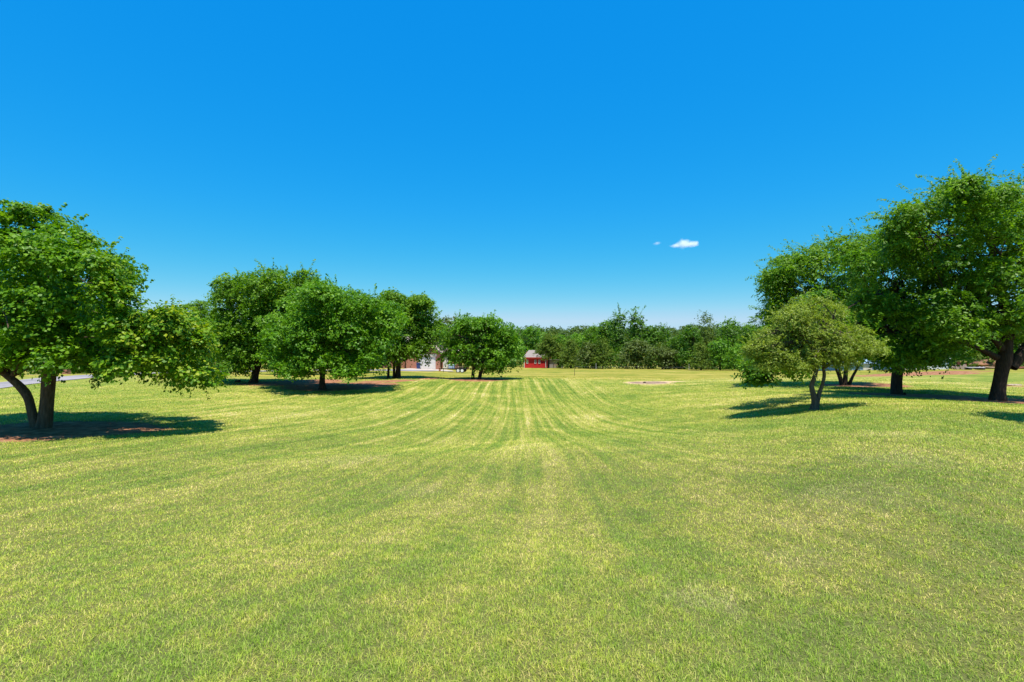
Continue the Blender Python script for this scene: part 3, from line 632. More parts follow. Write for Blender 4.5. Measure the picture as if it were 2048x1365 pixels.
FT = [
 (905,634,96,40,'grey','grey-green tree with dead twigs on top, behind the two-trunked tree'),
 (985,650,110,36,'dark','dark tree whose top shows behind the two-trunked tree, on its right'),
 (1022,662,165,26,'bright','bright green tree at the left end of the trees behind the barn'),
 (1060,650,170,26,'bright','tall bright tree rising straight behind the barn roof'),
 (1088,668,180,24,'bright','fresh green tree behind the cedar beside the barn'),
 (1120,672,172,26,'bright','light green tree just right of the barn cedar'),
 (1152,668,165,26,'bright','bright tree in the dip of the tree line, right of the barn'),
 (1186,655,150,26,'ash','mid green tree left of the twin-topped tall trees'),
 (1142,684,128,22,'cedar','dark low cedar right of the grey shed'),
 (1176,686,122,20,'grey','greyish shrubby tree behind the first fence post'),
 (1205,680,120,24,'cedar','olive cedar near the white-topped fence post'),
 (1212,640,138,22,'ash','narrow tree at the left shoulder of the tall pair'),
 (1238,625,132,24,'shooty','left one of the two tallest trees of the far tree line'),
 (1272,624,130,28,'shooty','right one of the two tallest trees of the far tree line'),
 (1302,651,128,20,'dark','dark pointed tree right of the tall pair'),
 (1330,659,128,18,'shooty','spiky-topped tree before the gap in the tree line'),
 (1273,682,112,42,'grey','broad pale tree with a visible short trunk below the tall pair'),
 (1325,694,106,34,'grey','greyish bushy tree right of the broad pale tree'),
 (1360,672,108,22,'dark','small dark tree at the gap in the tree line'),
 (1384,652,102,32,'dark','dense dark tree left of the pointed cedar'),
 (1412,634,104,24,'cedar','pointed cedar sticking up above the right part of the tree line'),
 (1402,690,92,26,'cedar','olive cedar low in front of the pointed cedar'),
 (1458,637,102,34,'ash','round-topped tree right of the pointed cedar'),
 (1440,680,90,34,'bright','fresh green tree low in front of the round-topped tree'),
 (1502,652,96,34,'elm','tree between the round-topped tree and the right group'),
 (1490,690,86,36,'bright','bright tree low at the right end of the tree line'),
 (1545,668,84,38,'ash','tree behind the left edge of the pale olive tree'),
 (1600,655,82,46,'dark','dark tree far behind the pale olive tree'),
 (1665,650,84,44,'ash','tree behind the multi-stemmed tree, beside the blue-grey shed'),
 (1735,640,86,50,'dark','dark tree behind the blue-grey shed'),
 (1810,640,84,50,'elm','tree behind the white shed, on its left'),
 (1880,640,82,50,'dark','dark tree rising behind the right end of the white shed'),
 (1925,655,70,34,'elm','light tree seen under the long low limb'),
 (1975,640,76,50,'dark','dark tree behind the thickest trunk'),
 (2050,620,74,60,'ash','tree in the far right corner behind the logs'),
 (2140,620,74,60,'dark','dark tree beyond the right edge of the lawn'),
 (398,598,76,46,'elm','hazy round tree behind the yellowing lobe of the big maple'),
 (436,622,72,42,'ash','tree between the big maple and the tallest tree of the left group'),
 (340,660,84,44,'dark','dark tree behind the right side of the big maple'),
 (262,668,86,46,'ash','tree behind the middle of the big maple'),
 (180,665,88,50,'dark','dark tree behind the trunk of the big maple'),
 (95,660,86,50,'elm','tree behind the big maple, across the road'),
 (5,655,84,55,'dark','dark tree at the left edge across the road'),
 (-90,640,80,60,'ash','tree just beyond the left edge across the road'),
 (510,655,92,46,'dark','dark tree far behind the tallest tree of the left group'),
 (600,660,92,50,'ash','tree far behind the left group, over the road'),
 (690,660,94,50,'dark','dark tree far behind the round tree'),
 (765,655,104,46,'elm','tree behind the brick house on its left'),
 (835,640,112,46,'dark','dark tree rising behind the brick house'),
]
for q, a in enumerate(FT): far_tree(*a, seed=200+q)
tree('cedar_tree', 'broad olive cedar growing against the right side of the red barn', 1097, 134,
  [[(1097,738,2.2),(1097,722,1.8),(1098,690,1.2)]], [(1100,682,19,14),(1094,696,22,12),(1112,700,20,13),(1102,710,25,11),(1118,714,16,9),(1084,706,10,7),(1104,672,10,8)],
  'leaf', 'cedar', dens=.45, cr=1.15, sprigs=9, per=7, size=.36, limbs=10, seed=301, gate=.15, deep=0, sides=8, aspect=.4, nshoot=20, shoot_len=1.2)
# dead limbs above the grey-green tree
x0, y0, z0 = at(908, 97); g = np.random.default_rng(5)
mb = MB()
def dead(p, d, ln, r, lev):
    q = p+unit(d)*ln; mb.tube([p, (p+q)/2+g.normal(size=3)*ln*.05, q], [r, r*.8, r*.55], 5)
    if lev:
        for _ in range(3): dead(q, d+g.normal(size=3)*.55, ln*.62, r*.55, lev-1)
dead(np.array([0, 0, 0.]), np.array([.05, 0, 1.]), 6.5, .16, 0)
dead(np.array([.3, 0, 6.4]), np.array([0, 0, 1.]), 1.6, .10, 3); dead(np.array([.3, 0, 6.3]), np.array([-.6, 0, 1.]), 1.5, .09, 3)
o = mb.build('dead_tree', M['dead'], None, True); o.location = (x0, y0, z0); tag(o, 'bare dead tree with grey branches above the grey-green tree', 'tree')

# shrubs and weeds that fill the foot of the tree line
def stuff_leaves(name, label, cat, pts, size, mat, cr, sprigs, per, seed):
    g = np.random.default_rng(seed); blobs = [((p[0], p[1], p[2]+p[4]*.5), (p[3], p[3]*.8, p[4]*.6)) for p in pts]
    allL = []; allN = []; allR = []
    for b in blobs:
        L, LN, rn, C = crown_points([b], g, 1.1/cr**2*.35, cr, sprigs, per, .35, .2, 0, 0, .1, seed)
        allL.append(L); allN.append(LN); allR.append(rn)
    o = leaves_mesh(name, np.concatenate(allL), np.concatenate(allN), size, np.concatenate(allR), M[mat], None, .6, g)
    tag(o, label, cat, kind='stuff'); return o
pts = []
gg = np.random.default_rng(77)
for px in np.arange(1128, 1580, 6.5):
    D = np.interp(px, [1128, 1200, 1300, 1400, 1500, 1580], [135, 122, 114, 102, 92, 88])+gg.uniform(-1, 4)
    x, y, z = at(px, D); pts.append((x, y, z, gg.uniform(1., 2.), gg.uniform(1.6, 4.)))
stuff_leaves('undergrowth', 'dark tangled bushes filling the foot of the far tree line', 'bushes', pts, .3, 'dark', .9, 7, 6, 61)
pts = []
for px in np.arange(-150, 800, 12):
    D = 95+gg.uniform(-2, 6); x, y, z = at(px, D); pts.append((x, y, z, gg.uniform(1.5, 3), gg.uniform(2.5, 5.5)))
for px in np.arange(1585, 2300, 12):
    D = 80+gg.uniform(-2, 5); x, y, z = at(px, D); pts.append((x, y, z, gg.uniform(1.5, 2.5), gg.uniform(2.5, 5)))
for px in np.arange(975, 1130, 8):
    D = 172+gg.uniform(-3, 12); x, y, z = at(px, D); pts.append((x, y, z, gg.uniform(2, 3.5), gg.uniform(4, 8)))
stuff_leaves('undergrowth', 'dense green undergrowth behind the road, the barn and the sheds', 'bushes', pts, .34, 'dark', 1.1, 6, 5, 62)
pts = []
for k_ in range(900):
    a = gg.uniform(-.95, .95); r = math.sqrt(gg.uniform(235**2, 690**2)); x, y = r*math.sin(a), r*math.cos(a)
    pts.append((x, y, gz(x, y), gg.uniform(6, 12), gg.uniform(9, 15)))
stuff_leaves('far_woods', 'low distant woodland closing the horizon beyond the barn', 'woodland', pts, 1.6, 'far', 4.2, 5, 5, 63)

# ------------------------------------------------------------------ road and driveway
M['asphalt'] = simple('asphalt', (.30,.265,.265), (.20,.185,.19), .35, .95, .01, 30)
M['concrete'] = simple('concrete', (.48,.385,.32), (.40,.33,.27), .5, .9)
def strip(name, pts, mat, lift=.04, sub=14):
    P = np.array(pts, float); t = np.linspace(0, len(P)-1, (len(P)-1)*sub+1); ii = np.arange(len(P))
    Q = np.stack([np.interp(t, ii, P[:,j]) for j in range(3)], 1)
    for _ in range(12): Q[1:-1] = (Q[:-2]+2*Q[1:-1]+Q[2:])/4
    tg = np.gradient(Q[:,:2], axis=0); tg = unit(tg); nr = np.stack([-tg[:,1], tg[:,0]], 1)
    m = 9; V = []
    for j in np.linspace(-1, 1, m):
        xy = Q[:,:2]+nr*(Q[:,2]*.5*j)[:,None]; V.append(np.column_stack([xy, ground(xy[:,0], xy[:,1])+lift]))
    k = len(Q); V = np.concatenate(V); T = []
    for j in range(m-1):
        for q in range(k-1): T.append((j*k+q, j*k+q+1, (j+1)*k+q+1, (j+1)*k+q))
    o = mesh_np(name, V, np.array(T), mat, smooth=True, n=4); tag(o, kind='structure'); return o
def A(px, D, wd): return ((px-CX)/F*D, D, wd)
strip('road', [A(-260,30,4.5),A(-20,38,4.2),A(120,46,4.2),A(280,58,4.2),A(440,68,4.4),A(600,71,4.4),A(740,72,4.4),A(800,74,5),A(850,78,6)], M['asphalt'])
strip('driveway', [A(838,78,11),A(852,84,8),A(858,90,6)], M['concrete'], .055)
M['far_pave'] = simple('pale_concrete', (.6,.55,.48), (.5,.46,.4), .5)
strip('path', [A(60,66,1.),A(200,68,1.),A(330,72,1.)], M['far_pave'], .06)

# ------------------------------------------------------------------ brick house with garage
def brick_mat(name, c1, c2, mortar):
    m, t = new_mat(name); g = N(t); tc = g.n('ShaderNodeTexCoord').outputs['Object']
    sep = g.n('ShaderNodeSeparateXYZ'); g.l(tc, sep.inputs[0]); cb = g.n('ShaderNodeCombineXYZ')
    g.l(g.math('ADD', sep.outputs[0], sep.outputs[1]), cb.inputs[0]); g.l(sep.outputs[2], cb.inputs[1])
    b = g.n('ShaderNodeTexBrick'); g.l(cb.outputs[0], b.inputs['Vector']); b.inputs['Scale'].default_value = 4.5
    b.inputs['Color1'].default_value = (*c1, 1); b.inputs['Color2'].default_value = (*c2, 1); b.inputs['Mortar'].default_value = (*mortar, 1); b.inputs['Mortar Size'].default_value = .02
    p = g.n('ShaderNodeBsdfPrincipled'); p.inputs['Roughness'].default_value = .9; o = g.n('ShaderNodeOutputMaterial')
    g.l(g.mix(.35, b.outputs[0], g.mix(g.noise(tc, 1.2, 4), c1, c2)), p.inputs['Base Color']); g.l(p.outputs[0], o.inputs[0]); return m
M['brick'] = brick_mat('orange_brick', (.44,.15,.08), (.30,.10,.06), (.42,.33,.26))
M['white'] = simple('white_paint', (.66,.62,.57), (.58,.54,.50), 2, .6)
M['cream'] = simple('cream_trim', (.62,.55,.45), (.55,.48,.4), 2, .7)
M['roof_grey'] = simple('grey_brown_shingles', (.30,.25,.22), (.20,.165,.15), 9, .95, .02, 20)
M['roof_tan'] = simple('tan_shingles', (.46,.38,.31), (.33,.27,.22), 9, .95, .02, 20)
M['glass'] = simple('dark_glass', (.02,.025,.03), (.03,.035,.04), 2, .12, spec=.6)
M['fascia'] = simple('dark_fascia', (.10,.085,.075), None, 4)
def gable_roof(mb, x0, x1, y0, y1, ze, zr, th=.14):      # ridge along y
    xm = (x0+x1)/2
    mb.add([(x0,y0,ze),(xm,y0,zr),(xm,y1,zr),(x0,y1,ze),(x0,y0,ze+th),(xm,y0,zr+th),(xm,y1,zr+th),(x0,y1,ze+th)], [(0,3,2,1),(4,5,6,7),(0,1,5,4),(3,7,6,2),(0,4,7,3)])
    mb.add([(x1,y0,ze),(xm,y0,zr),(xm,y1,zr),(x1,y1,ze),(x1,y0,ze+th),(xm,y0,zr+th),(xm,y1,zr+th),(x1,y1,ze+th)], [(0,1,2,3),(4,7,6,5),(0,4,5,1),(3,2,6,7),(0,3,7,4)])
def house():
    bx, by, bz = at(848, 90); h = empty('brick_house', (bx, by, bz), R(4)); tag(h, 'orange brick house with white garage door behind the left trees', 'house')
    m = MB()                                                  # garage wing, front wall with door opening
    W0, W1, HW = -3.1, 2.75, 2.75
    d0, d1, dh = -.9, 2.05, 2.2
    m.box(((W0+d0)/2, 0, HW/2), (d0-W0, .24, HW+.4)); m.box(((d1+W1)/2, 0, HW/2), (W1-d1, .24, HW+.4)); m.box(((d0+d1)/2, 0, (dh+HW+.2)/2), (d1-d0, .24, HW+.2-dh))
    ap = HW+2.1; m.add([(W0,-.12,HW+.2),(W1,-.12,HW+.2),((W0+W1)/2,-.12,ap),(W0,.12,HW+.2),(W1,.12,HW+.2),((W0+W1)/2,.12,ap)], [(0,1,2),(5,4,3),(0,2,5,3),(1,4,5,2)])
    m.box((W0+.12, 3.6, HW/2), (.24, 6.9, HW+.4)); m.box((W1-.12, 3.6, HW/2), (.24, 6.9, HW+.4))
    m.box((4.6, 3.2, 1.45), (3.4, .24, 2.9)); m.box((-6, 3.2, 1.45), (5.6, .24, 2.9)); m.box((6.18, 8, 1.45), (.24, 9.4, 2.9)); m.box((-8.7, 8, 1.45), (.24, 9.4, 2.9)); m.box((-1.2, 12.7, 1.45), (14.9, .24, 2.9))
    m.build('wall', M['brick'], h)
    m = MB(); gable_roof(m, W0-.45, W1+.45, -.5, 7.5, HW+.05, HW+2.35); r = m.build('roof', M['roof_tan'], h)
    m = MB(); xm = (W0+W1)/2; ang = math.atan2(2.3, (W1-W0)/2+.45); ln = math.hypot(2.3, (W1-W0)/2+.45)
    for s in (-1, 1): m.box((xm+s*((W1-W0)/4+.22), -.53, HW+1.16), (ln, .05, .24), ry=s*ang)
    m.build('fascia', M['fascia'], r)
    m = MB()                                                   # main hip roof
    x0,x1,y0,y1,ze,zr = -9.4,6.9,2.6,13.4,2.85,5.9
    m.add([(x0,y0,ze),(x1,y0,ze),(x1,y1,ze),(x0,y1,ze),(x0+4.6,8,zr),(x1-4.6,8,zr)], [(0,1,5,4),(1,2,5),(2,3,4,5),(3,0,4),(3,2,1,0)])
    m.build('roof', M['roof_tan'], h)
    m = MB(); m.box(((d0+d1)/2, -.02, dh+.23), (d1-d0+.3, .26, .42)); m.build('lintel', M['cream'], h)
    m = MB()
    for j in range(4): m.box(((d0+d1)/2, .02, dh/8+j*dh/4), (d1-d0-.02, .05, dh/4-.018))
    m.build('garage_door', M['white'], h)
    m = MB(); m.box((3.6, 3.04, 1.05), (.95, .07, 2.1)); dd = m.build('door', M['white'], h)
    m = MB(); m.box((3.94, 2.98, 1.0), (.05, .06, .14)); m.build('handle', M['fascia'], dd)
    for xx in (-5, -7): 
        m = MB(); m.box((xx, 3.05, 1.55), (1.1, .06, 1.3)); w_ = m.build('window', M['glass'], h)
        m = MB()
        for s in (-1, 1): m.box((xx+s*.58, 3.02, 1.55), (.07, .1, 1.44)); m.box((xx, 3.02, 1.55+s*.68), (1.09, .1, .07))
        m.build('frame', M['white'], w_)
house()
# blue rubbish bin beside the garage door
M['bin_blue'] = simple('blue_plastic', (.035,.06,.17), (.03,.05,.14), 3, .5)
M['rubber'] = simple('black_rubber', (.02,.02,.02), None, 3, .8)
bx, by, bz = at(837, 88.6); b = empty('wheelie_bin', (bx, by, bz)); tag(b, 'dark blue rubbish bin standing left of the white garage door', 'bin')
m = MB(); m.add([(-.26,-.28,.06),(.26,-.28,.06),(.26,.28,.06),(-.26,.28,.06),(-.31,-.36,.98),(.31,-.36,.98),(.31,.36,.98),(-.31,.36,.98)], [(3,2,1,0),(4,5,6,7),(0,1,5,4),(1,2,6,5),(2,3,7,6),(3,0,4,7)]); m.build('body', M['bin_blue'], b)
m = MB(); m.box((0,-.02,1.03), (.68,.8,.07), rx=.05); m.build('lid', M['bin_blue'], b)
for s in (-1, 1): m = MB(); m.tube([(s*.30,.3,.12),(s*.36,.3,.12)], [.12,.12], 12); m.build('wheel', M['rubber'], b)

# trailer on the grass
M['black_metal'] = simple('black_steel', (.03,.028,.026), None, 3, .5)
M['rust'] = simple('rusty_red', (.22,.07,.04), (.13,.05,.03), 3, .85)
M['wood'] = simple('weathered_timber', (.36,.24,.14), (.22,.14,.085), 3, .9, stretch=(1,1,6))
M['pale_blue'] = simple('pale_blue_paint', (.42,.55,.70), (.5,.6,.7), 2, .5)
M['rim'] = simple('white_rim', (.8,.8,.78), None, 3, .5)
bx, by, bz = at(918, 72); t_ = empty('utility_trailer', (bx, by, bz+.03), R(-4)); tag(t_, 'black twin-axle utility trailer with white wheels parked by the driveway', 'trailer')
m = MB(); m.box((-.15,0,.52), (2.6,1.7,.10)); m.tube([(-1.4,-.7,.5),(-2.5,0,.5)], [.05,.05], 6); m.tube([(-1.4,.7,.5),(-2.5,0,.5)], [.05,.05], 6); m.build('frame', M['black_metal'], t_)
for s in (-1, 1):
    m = MB(); m.box((-.15,s*.85,.95), (2.6,.05,.05)); m.box((-.15,s*.85,.76), (2.6,.03,.03))
    for xx in (-1.4,-.75,-.1,.5,1.1): m.box((xx,s*.85,.75), (.05,.05,.42))
    m.build('side_rail', M['black_metal'], t_)
m = MB(); m.box((1.35,0,.85), (.06,1.6,.8), ry=.25); m.build('tailgate', M['rust'], t_)
for xx in (.05,.62):
    for s in (-1, 1):
        m = MB(); m.tube([(xx,s*.90,.30),(xx,s*1.08,.30)], [.30,.30], 18); wh = m.build('wheel', M['rubber'], t_, False)
        m = MB(); m.tube([(xx,s*1.06,.30),(xx,s*1.10,.30)], [.20,.20], 16); m.build('rim', M['rim'], wh)
for s in (-1, 1): m = MB(); m.box((.33,s*.98,.66), (1.25,.24,.05)); m.box((-.30,s*.98,.58), (.05,.24,.18)); m.box((.96,s*.98,.58), (.05,.24,.18)); m.build('fender', M['black_metal'], t_)
m = MB(); m.tube([(-2.2,0,.02),(-2.2,0,.6)], [.035,.035], 6); m.build('jack', M['black_metal'], t_)
o = MB()
for q, (xx, yy, an) in enumerate([(.3,-.3,.1),(.5,.1,-.15),(.2,.35,.3),(.7,-.1,.7)]): o.box((xx,yy,.66+.05*q), (1.3,.16,.09), rz=an, ry=.06*q-.1)
ob = o.build('lumber_stack', M['wood']); ob.location = (bx, by, bz+.03); tag(ob, 'loose reddish timber heaped on the back of the black trailer', 'lumber')
o = MB(); o.box((0,0,.25), (.75,.9,.42)); o.box((0,0,.49), (.8,.95,.06)); ob = o.build('storage_box', M['pale_blue']); ob.location = (bx-1.05, by, bz+.60); tag(ob, 'pale blue box carried at the front of the black trailer', 'box')
o = MB(); o.box((0,0,.25), (.26,.26,.5)); o.box((0,0,.53), (.34,.34,.06)); ob = o.build('brick_post', M['brick']); ob.location = at(879.5, 76); tag(ob, 'short brick post at the corner of the concrete driveway', 'post')
# brick mailbox pillar and tan utility cabinet across the road
o = MB(); o.box((0,0,.35), (.55,.55,.7)); o.box((0,0,.73), (.65,.65,.07)); o.tube([(0,-.3,.85),(0,.3,.85)], [.12,.12], 10); ob = o.build('mailbox_pillar', M['brick']); ob.location = at(133, 60); tag(ob, 'low red brick mailbox pillar across the road, seen under the maple', 'mailbox')
o = MB(); o.box((0,0,.4), (.9,.6,.8)); o.box((0,0,.83), (1.0,.7,.08)); ob = o.build('utility_box', M['cream']); ob.location = at(292, 66); tag(ob, 'tan box beside the road below the right side of the maple', 'utility box')

# ------------------------------------------------------------------ red barn
def boards(name, c1, c2, axis=0, freq=5.):
    m, t = new_mat(name); g = N(t); tc = g.n('ShaderNodeTexCoord').outputs['Object']
    sep = g.n('ShaderNodeSeparateXYZ'); g.l(tc, sep.inputs[0])
    s = g.math('ADD', sep.outputs[0], sep.outputs[1]); fr = g.math('FRACT', g.math('MULTIPLY', s, freq))
    gr = g.math('GREATER_THAN', fr, .12)
    c = g.mix(g.noise(g.scale(tc, (6, 6, .6)), 1, 4), c1, c2)
    c = g.mix(gr, tuple(x*.45 for x in c1), c)
    p = g.n('ShaderNodeBsdfPrincipled'); p.inputs['Roughness'].default_value = .75; g.l(c, p.inputs['Base Color'])
    bp = g.n('ShaderNodeBump'); bp.inputs['Distance'].default_value = .02; g.l(gr, bp.inputs['Height']); g.l(bp.outputs[0], p.inputs['Normal'])
    o = g.n('ShaderNodeOutputMaterial'); g.l(p.outputs[0], o.inputs[0]); return m
M['red'] = boards('red_boards', (.66,.016,.012), (.54,.014,.014), freq=3.)
M['red_trim'] = simple('red_trim', (.50,.05,.04), (.42,.04,.035), 3, .6)
M['white_boards'] = boards('white_metal_sheet', (.72,.73,.76), (.62,.63,.67), freq=2.5)
M['blue_boards'] = boards('blue_grey_sheet', (.24,.36,.46), (.18,.28,.38), freq=2.5)
M['grey_boards'] = boards('grey_boards', (.30,.28,.27), (.22,.205,.20), freq=3.)
def barn():
    bx, by, bz = at(1070, 140); r = R(-14); h = empty('red_barn', (bx, by, bz), r); tag(h, 'small red barn with white corners, three little windows and a grey shingle roof', 'barn')
    w_, dp, hw = 6.0, 6.5, 2.85
    m = MB(); m.box((0, dp/2, hw/2-.2), (w_, dp, hw+.4)); m.add([(-w_/2,0,hw),(-w_/2,dp,hw),(-w_/2,dp/2,hw+1.7),(w_/2,0,hw),(w_/2,dp,hw),(w_/2,dp/2,hw+1.7)], [(0,2,1),(3,4,5)]); m.build('wall', M['red'], h)
    m = MB(); x0,x1,y0,y1,ze,zr = -w_/2-.35,w_/2+.35,-.28,dp+.28,hw-.02,hw+2.0
    m.add([(x0,y0,ze),(x1,y0,ze),(x1,y1,ze),(x0,y1,ze),(x0+.9,dp/2,zr),(x1-2.0,dp/2,zr)], [(0,1,5,4),(1,2,5),(2,3,4,5),(3,0,4),(3,2,1,0)]); rf = m.build('roof', M['roof_grey'], h)
    m = MB(); m.box((0,y0-.04,ze-.03), (x1-x0+.1,.07,.26)); m.box((x0-.04,dp/2,ze-.03), (.07,y1-y0,.26)); m.box((x1+.04,dp/2,ze-.03), (.07,y1-y0,.26)); m.build('gutter', M['red_trim'], rf)
    m = MB(); m.box((0,-.14,ze-.16), (w_+.5,.26,.04)); m.build('soffit', M['white'], rf)
    for s in (-1, 1): m = MB(); m.box((s*(w_/2-.02),-.03,hw/2-.15), (.16,.1,hw)); m.build('corner_board', M['white'], h)
    for xx in (-2.15,.12,1.22):
        m = MB(); m.box((xx,-.012,1.72), (.26,.05,.86)); g_ = m.build('window', M['glass'], h)
        m = MB()
        for s in (-1, 1): m.box((xx+s*.19,-.035,1.72), (.11,.09,1.06)); m.box((xx,-.036,1.72+s*.48), (.30,.09,.11))
        m.box((xx,-.036,1.72), (.28,.08,.07)); m.build('frame', M['white'], g_)
barn()
# grey lean-to shed right of the barn
bx, by, bz = at(1111, 143); h = empty('shed', (bx, by, bz), R(-4)); tag(h, 'weathered grey board shed with a dark doorway right of the barn', 'shed')
m = MB(); m.box((-.95,0,.9), (2.6,.12,2.2)); m.box((1.85,0,.9), (.5,.12,2.2)); m.box((-2.2,1.7,.9), (.12,3.3,2.2)); m.box((2.05,1.7,.9), (.12,3.3,2.2)); m.box((0,3.35,.9), (4.2,.12,2.2)); m.box((.98,0,1.86), (1.26,.12,.28)); m.build('wall', M['grey_boards'], h)
m = MB(); m.box((0,1.6,2.12), (4.8,4.0,.12), rx=-.07); m.build('roof', M['roof_grey'], h)
bx, by, bz = at(1111, 138); h = empty('garden_bench', (bx, by, bz), R(8)); tag(h, 'tan wooden bench with slatted back in front of the grey shed', 'bench')
m = MB()
for j in range(4): m.box((0,-.2+j*.13,.45), (1.2,.11,.03))
m.build('seat', M['wood'], h)
m = MB()
for j in range(3): m.box((0,.28+j*.02,.62+j*.17), (1.2,.03,.13))
m.build('backrest', M['wood'], h)
for s in (-1, 1):
    for yy, hh in ((-.22,.62),(.27,1.08)): m = MB(); m.box((s*.56,yy,hh/2-.03), (.08,.08,hh+.06)); m.build('leg', M['wood'], h)
    m = MB(); m.box((s*.56,.0,.66), (.1,.6,.04)); m.build('armrest', M['wood'], h)

# ------------------------------------------------------------------ sheds at the right
def shed(px, D, wid, dep, hw, rise, mat, label, rz=0, cat='shed'):
    bx, by, bz = at(px, D); h = empty('metal_shed', (bx, by, bz), rz); tag(h, label, cat)
    m = MB(); m.box((0,dep/2,hw/2-.25), (wid,dep,hw+.5)); m.add([(wid/2-3,-.003,hw),(wid/2,-.003,hw),(wid/2-1.5,-.003,hw+rise)], [(0,1,2)]); m.build('wall', M[mat], h)
    m = MB(); m.add([(-wid/2-.2,-.25,hw),(wid/2+.2,-.25,hw),(wid/2+.2,dep+.25,hw),(-wid/2-.2,dep+.25,hw),(-wid/2-.2,dep/2,hw+rise),(wid/2+.2,dep/2,hw+rise)], [(0,1,5,4),(2,3,4,5),(1,2,5),(3,0,4),(3,2,1,0)]); m.build('roof', M[mat], h)
    return h
h = shed(1850, 68, 5.8, 5, 1.45, .7, 'white_boards', 'low white ribbed metal shed glimpsed under the right-hand trees', R(-6))
m = MB(); m.box((-.2,-.03,.6), (.9,.05,1.3)); m.build('door', M['white'], h)
m = MB(); m.box((1.6,-.03,.8), (.5,.05,.4)); m.build('window', M['glass'], h)
h = shed(1722, 74, 7.2, 4, 1.0, .8, 'blue_boards', 'low blue-grey shed behind the multi-stemmed tree', R(5))
m = MB(); m.box((1.0,-.03,.5), (1.4,.05,1.0)); m.build('door', M['white'], h)
far_tree(1828,690,64,12,'ash','thin young tree in front of the white shed, left one', 401, name='young_tree', group='young trees before the white shed')
far_tree(1840,686,64.5,12,'ash','thin young tree in front of the white shed, right one', 402, name='young_tree', group='young trees before the white shed')
# old garden tractor and flat cart
M['olive_paint'] = simple('olive_yellow_paint', (.30,.28,.05), (.22,.2,.05), 3, .6)
M['tan'] = simple('tan_dusty', (.42,.31,.24), (.34,.25,.19), 3, .9)
bx, by, bz = at(1923, 60.5); h = empty('garden_tractor', (bx, by, bz+.02), R(-12)); tag(h, 'small rusty garden tractor with olive hood and dusty tan wheel', 'tractor')
m = MB(); m.box((0,0,.52), (.85,.4,.34)); m.box((-.25,0,.78), (.30,.36,.2)); m.build('body', M['rust'], h)
m = MB(); m.box((.08,0,.92), (.75,.5,.14)); m.box((.05,0,1.0), (.55,.44,.06)); m.build('hood', M['olive_paint'], h)
for xx, rr in ((-.05,.34),(-.62,.18)):
    for s in (-1, 1): m = MB(); m.tube([(xx,s*.28,rr),(xx,s*.46,rr)], [rr,rr], 16); m.build('wheel', M['tan'], h)
M['grey_wood'] = simple('grey_planks', (.42,.39,.38), (.26,.24,.24), 3, .9, stretch=(1,4,1))
bx, by, bz = at(1946, 60); h = empty('flat_cart', (bx, by, bz), R(-3)); tag(h, 'low grey plank cart standing behind the rusty tractor', 'cart')
m = MB()
for j in range(6): m.box((0,-.5+j*.2,.26), (1.9,.18,.06))
m.build('deck', M['grey_wood'], h)
for xx in (-.7,.75): m = MB(); m.tube([(xx,-.62,.12),(xx,.62,.12)], [.12,.12], 10); m.build('axle', M['rubber'], h)
# brush and logs heap
def rocks(name, label, cat, px, D, spots, mat, group=None):
    for q, (dx, dy, sx, sy, sz) in enumerate(spots):
        g = np.random.default_rng(900+q+int(px)); import bmesh
        bm = bmesh.new(); bmesh.ops.create_icosphere(bm, subdivisions=3, radius=1)
        for v in bm.verts:
            c = np.array(v.co); k = 1+.16*n3(c[None,:], 1.9, q+3)[0]+.08*n3(c[None,:], 4.5, q)[0]; v.co = (c[0]*sx*k, c[1]*sy*k, max(-.4, c[2])*sz*k)
        me = bpy.data.meshes.new(name); bm.to_mesh(me); bm.free(); me.materials.append(M[mat])
        o = link(bpy.data.objects.new(name, me)); x = (px-CX)/F*D+dx; o.location = (x, D+dy, gz(x, D+dy)+sz*.25); tag(o, label[q], cat, group)
M['stone'] = simple('flat_stone', (.40,.30,.22), (.26,.19,.14), 5, .95, .02, 12)
M['stone_dark'] = simple('dark_stone', (.035,.025,.02), (.06,.045,.035), 5, .95, .02, 12)
rocks('stone', ['dark flat stone lying right of the thickest trunk', 'pale tan flat stone beside the dark one, right of the thickest trunk'], 'stone', 2030, 37.5, [(-.28,0,.30,.2,.09),(.25,.1,.38,.2,.07)], 'stone')
rocks('fire_stone', ['small black charred lump lying in the round ash patch'], 'stone', 1289, 44.8, [(0,0,.13,.12,.10)], 'stone_dark')
rocks('stone', ['grey stone lying left of the tallest tree\'s foot in the left group'], 'stone', 476, 42, [(0,0,.26,.2,.16)], 'stone_dark')
M['clay'] = simple('bare_clay', (.30,.14,.07), (.10,.06,.035), 1.6, .95, .05, 4)
rocks('earth_bank', ['rounded orange-brown earth bank strewn with brush behind the cart'], 'earth bank', 1978, 67, [(0,0,2.4,1.2,1.1)], 'clay')
pb = []
for q in range(16):
    x, y, z = at(1950+q*6.5, 66+(q*7%5)*.5); pb.append((x, y, z+(q*3%4)*.2, .55, .7+(q*5%3)*.35))
stuff_leaves('brush', 'dry brown and green brush piled on the earth bank at the right', 'brush', pb, .16, 'cedar', .35, 6, 6, 64)
def log(px, D, ln, r, rz, label, mat='grey_wood', rx=0):
    m = MB(); k = 9; g = np.random.default_rng(int(px)); P = np.column_stack([np.linspace(-ln/2, ln/2, k), g.normal(0, .03, k), r*.9+g.normal(0, .015, k)]); m.tube(P, r*(1+g.normal(0, .08, k)), 9)
    o = m.build('log', M[mat], None, True); o.location = at(px, D); o.rotation_euler = (0, rx, rz); tag(o, label, 'log', 'logs lying along the earth bank')
log(1968, 63.5, 2.2, .13, .1, 'pale grey log lying just right of the plank cart'); log(1988, 63, 1.8, .12, -.3, 'short log leaning towards the thickest trunk', 'wood', .08)
log(2040, 61, 3., .14, .05, 'brown log right of the thickest trunk at the bank', 'rust')

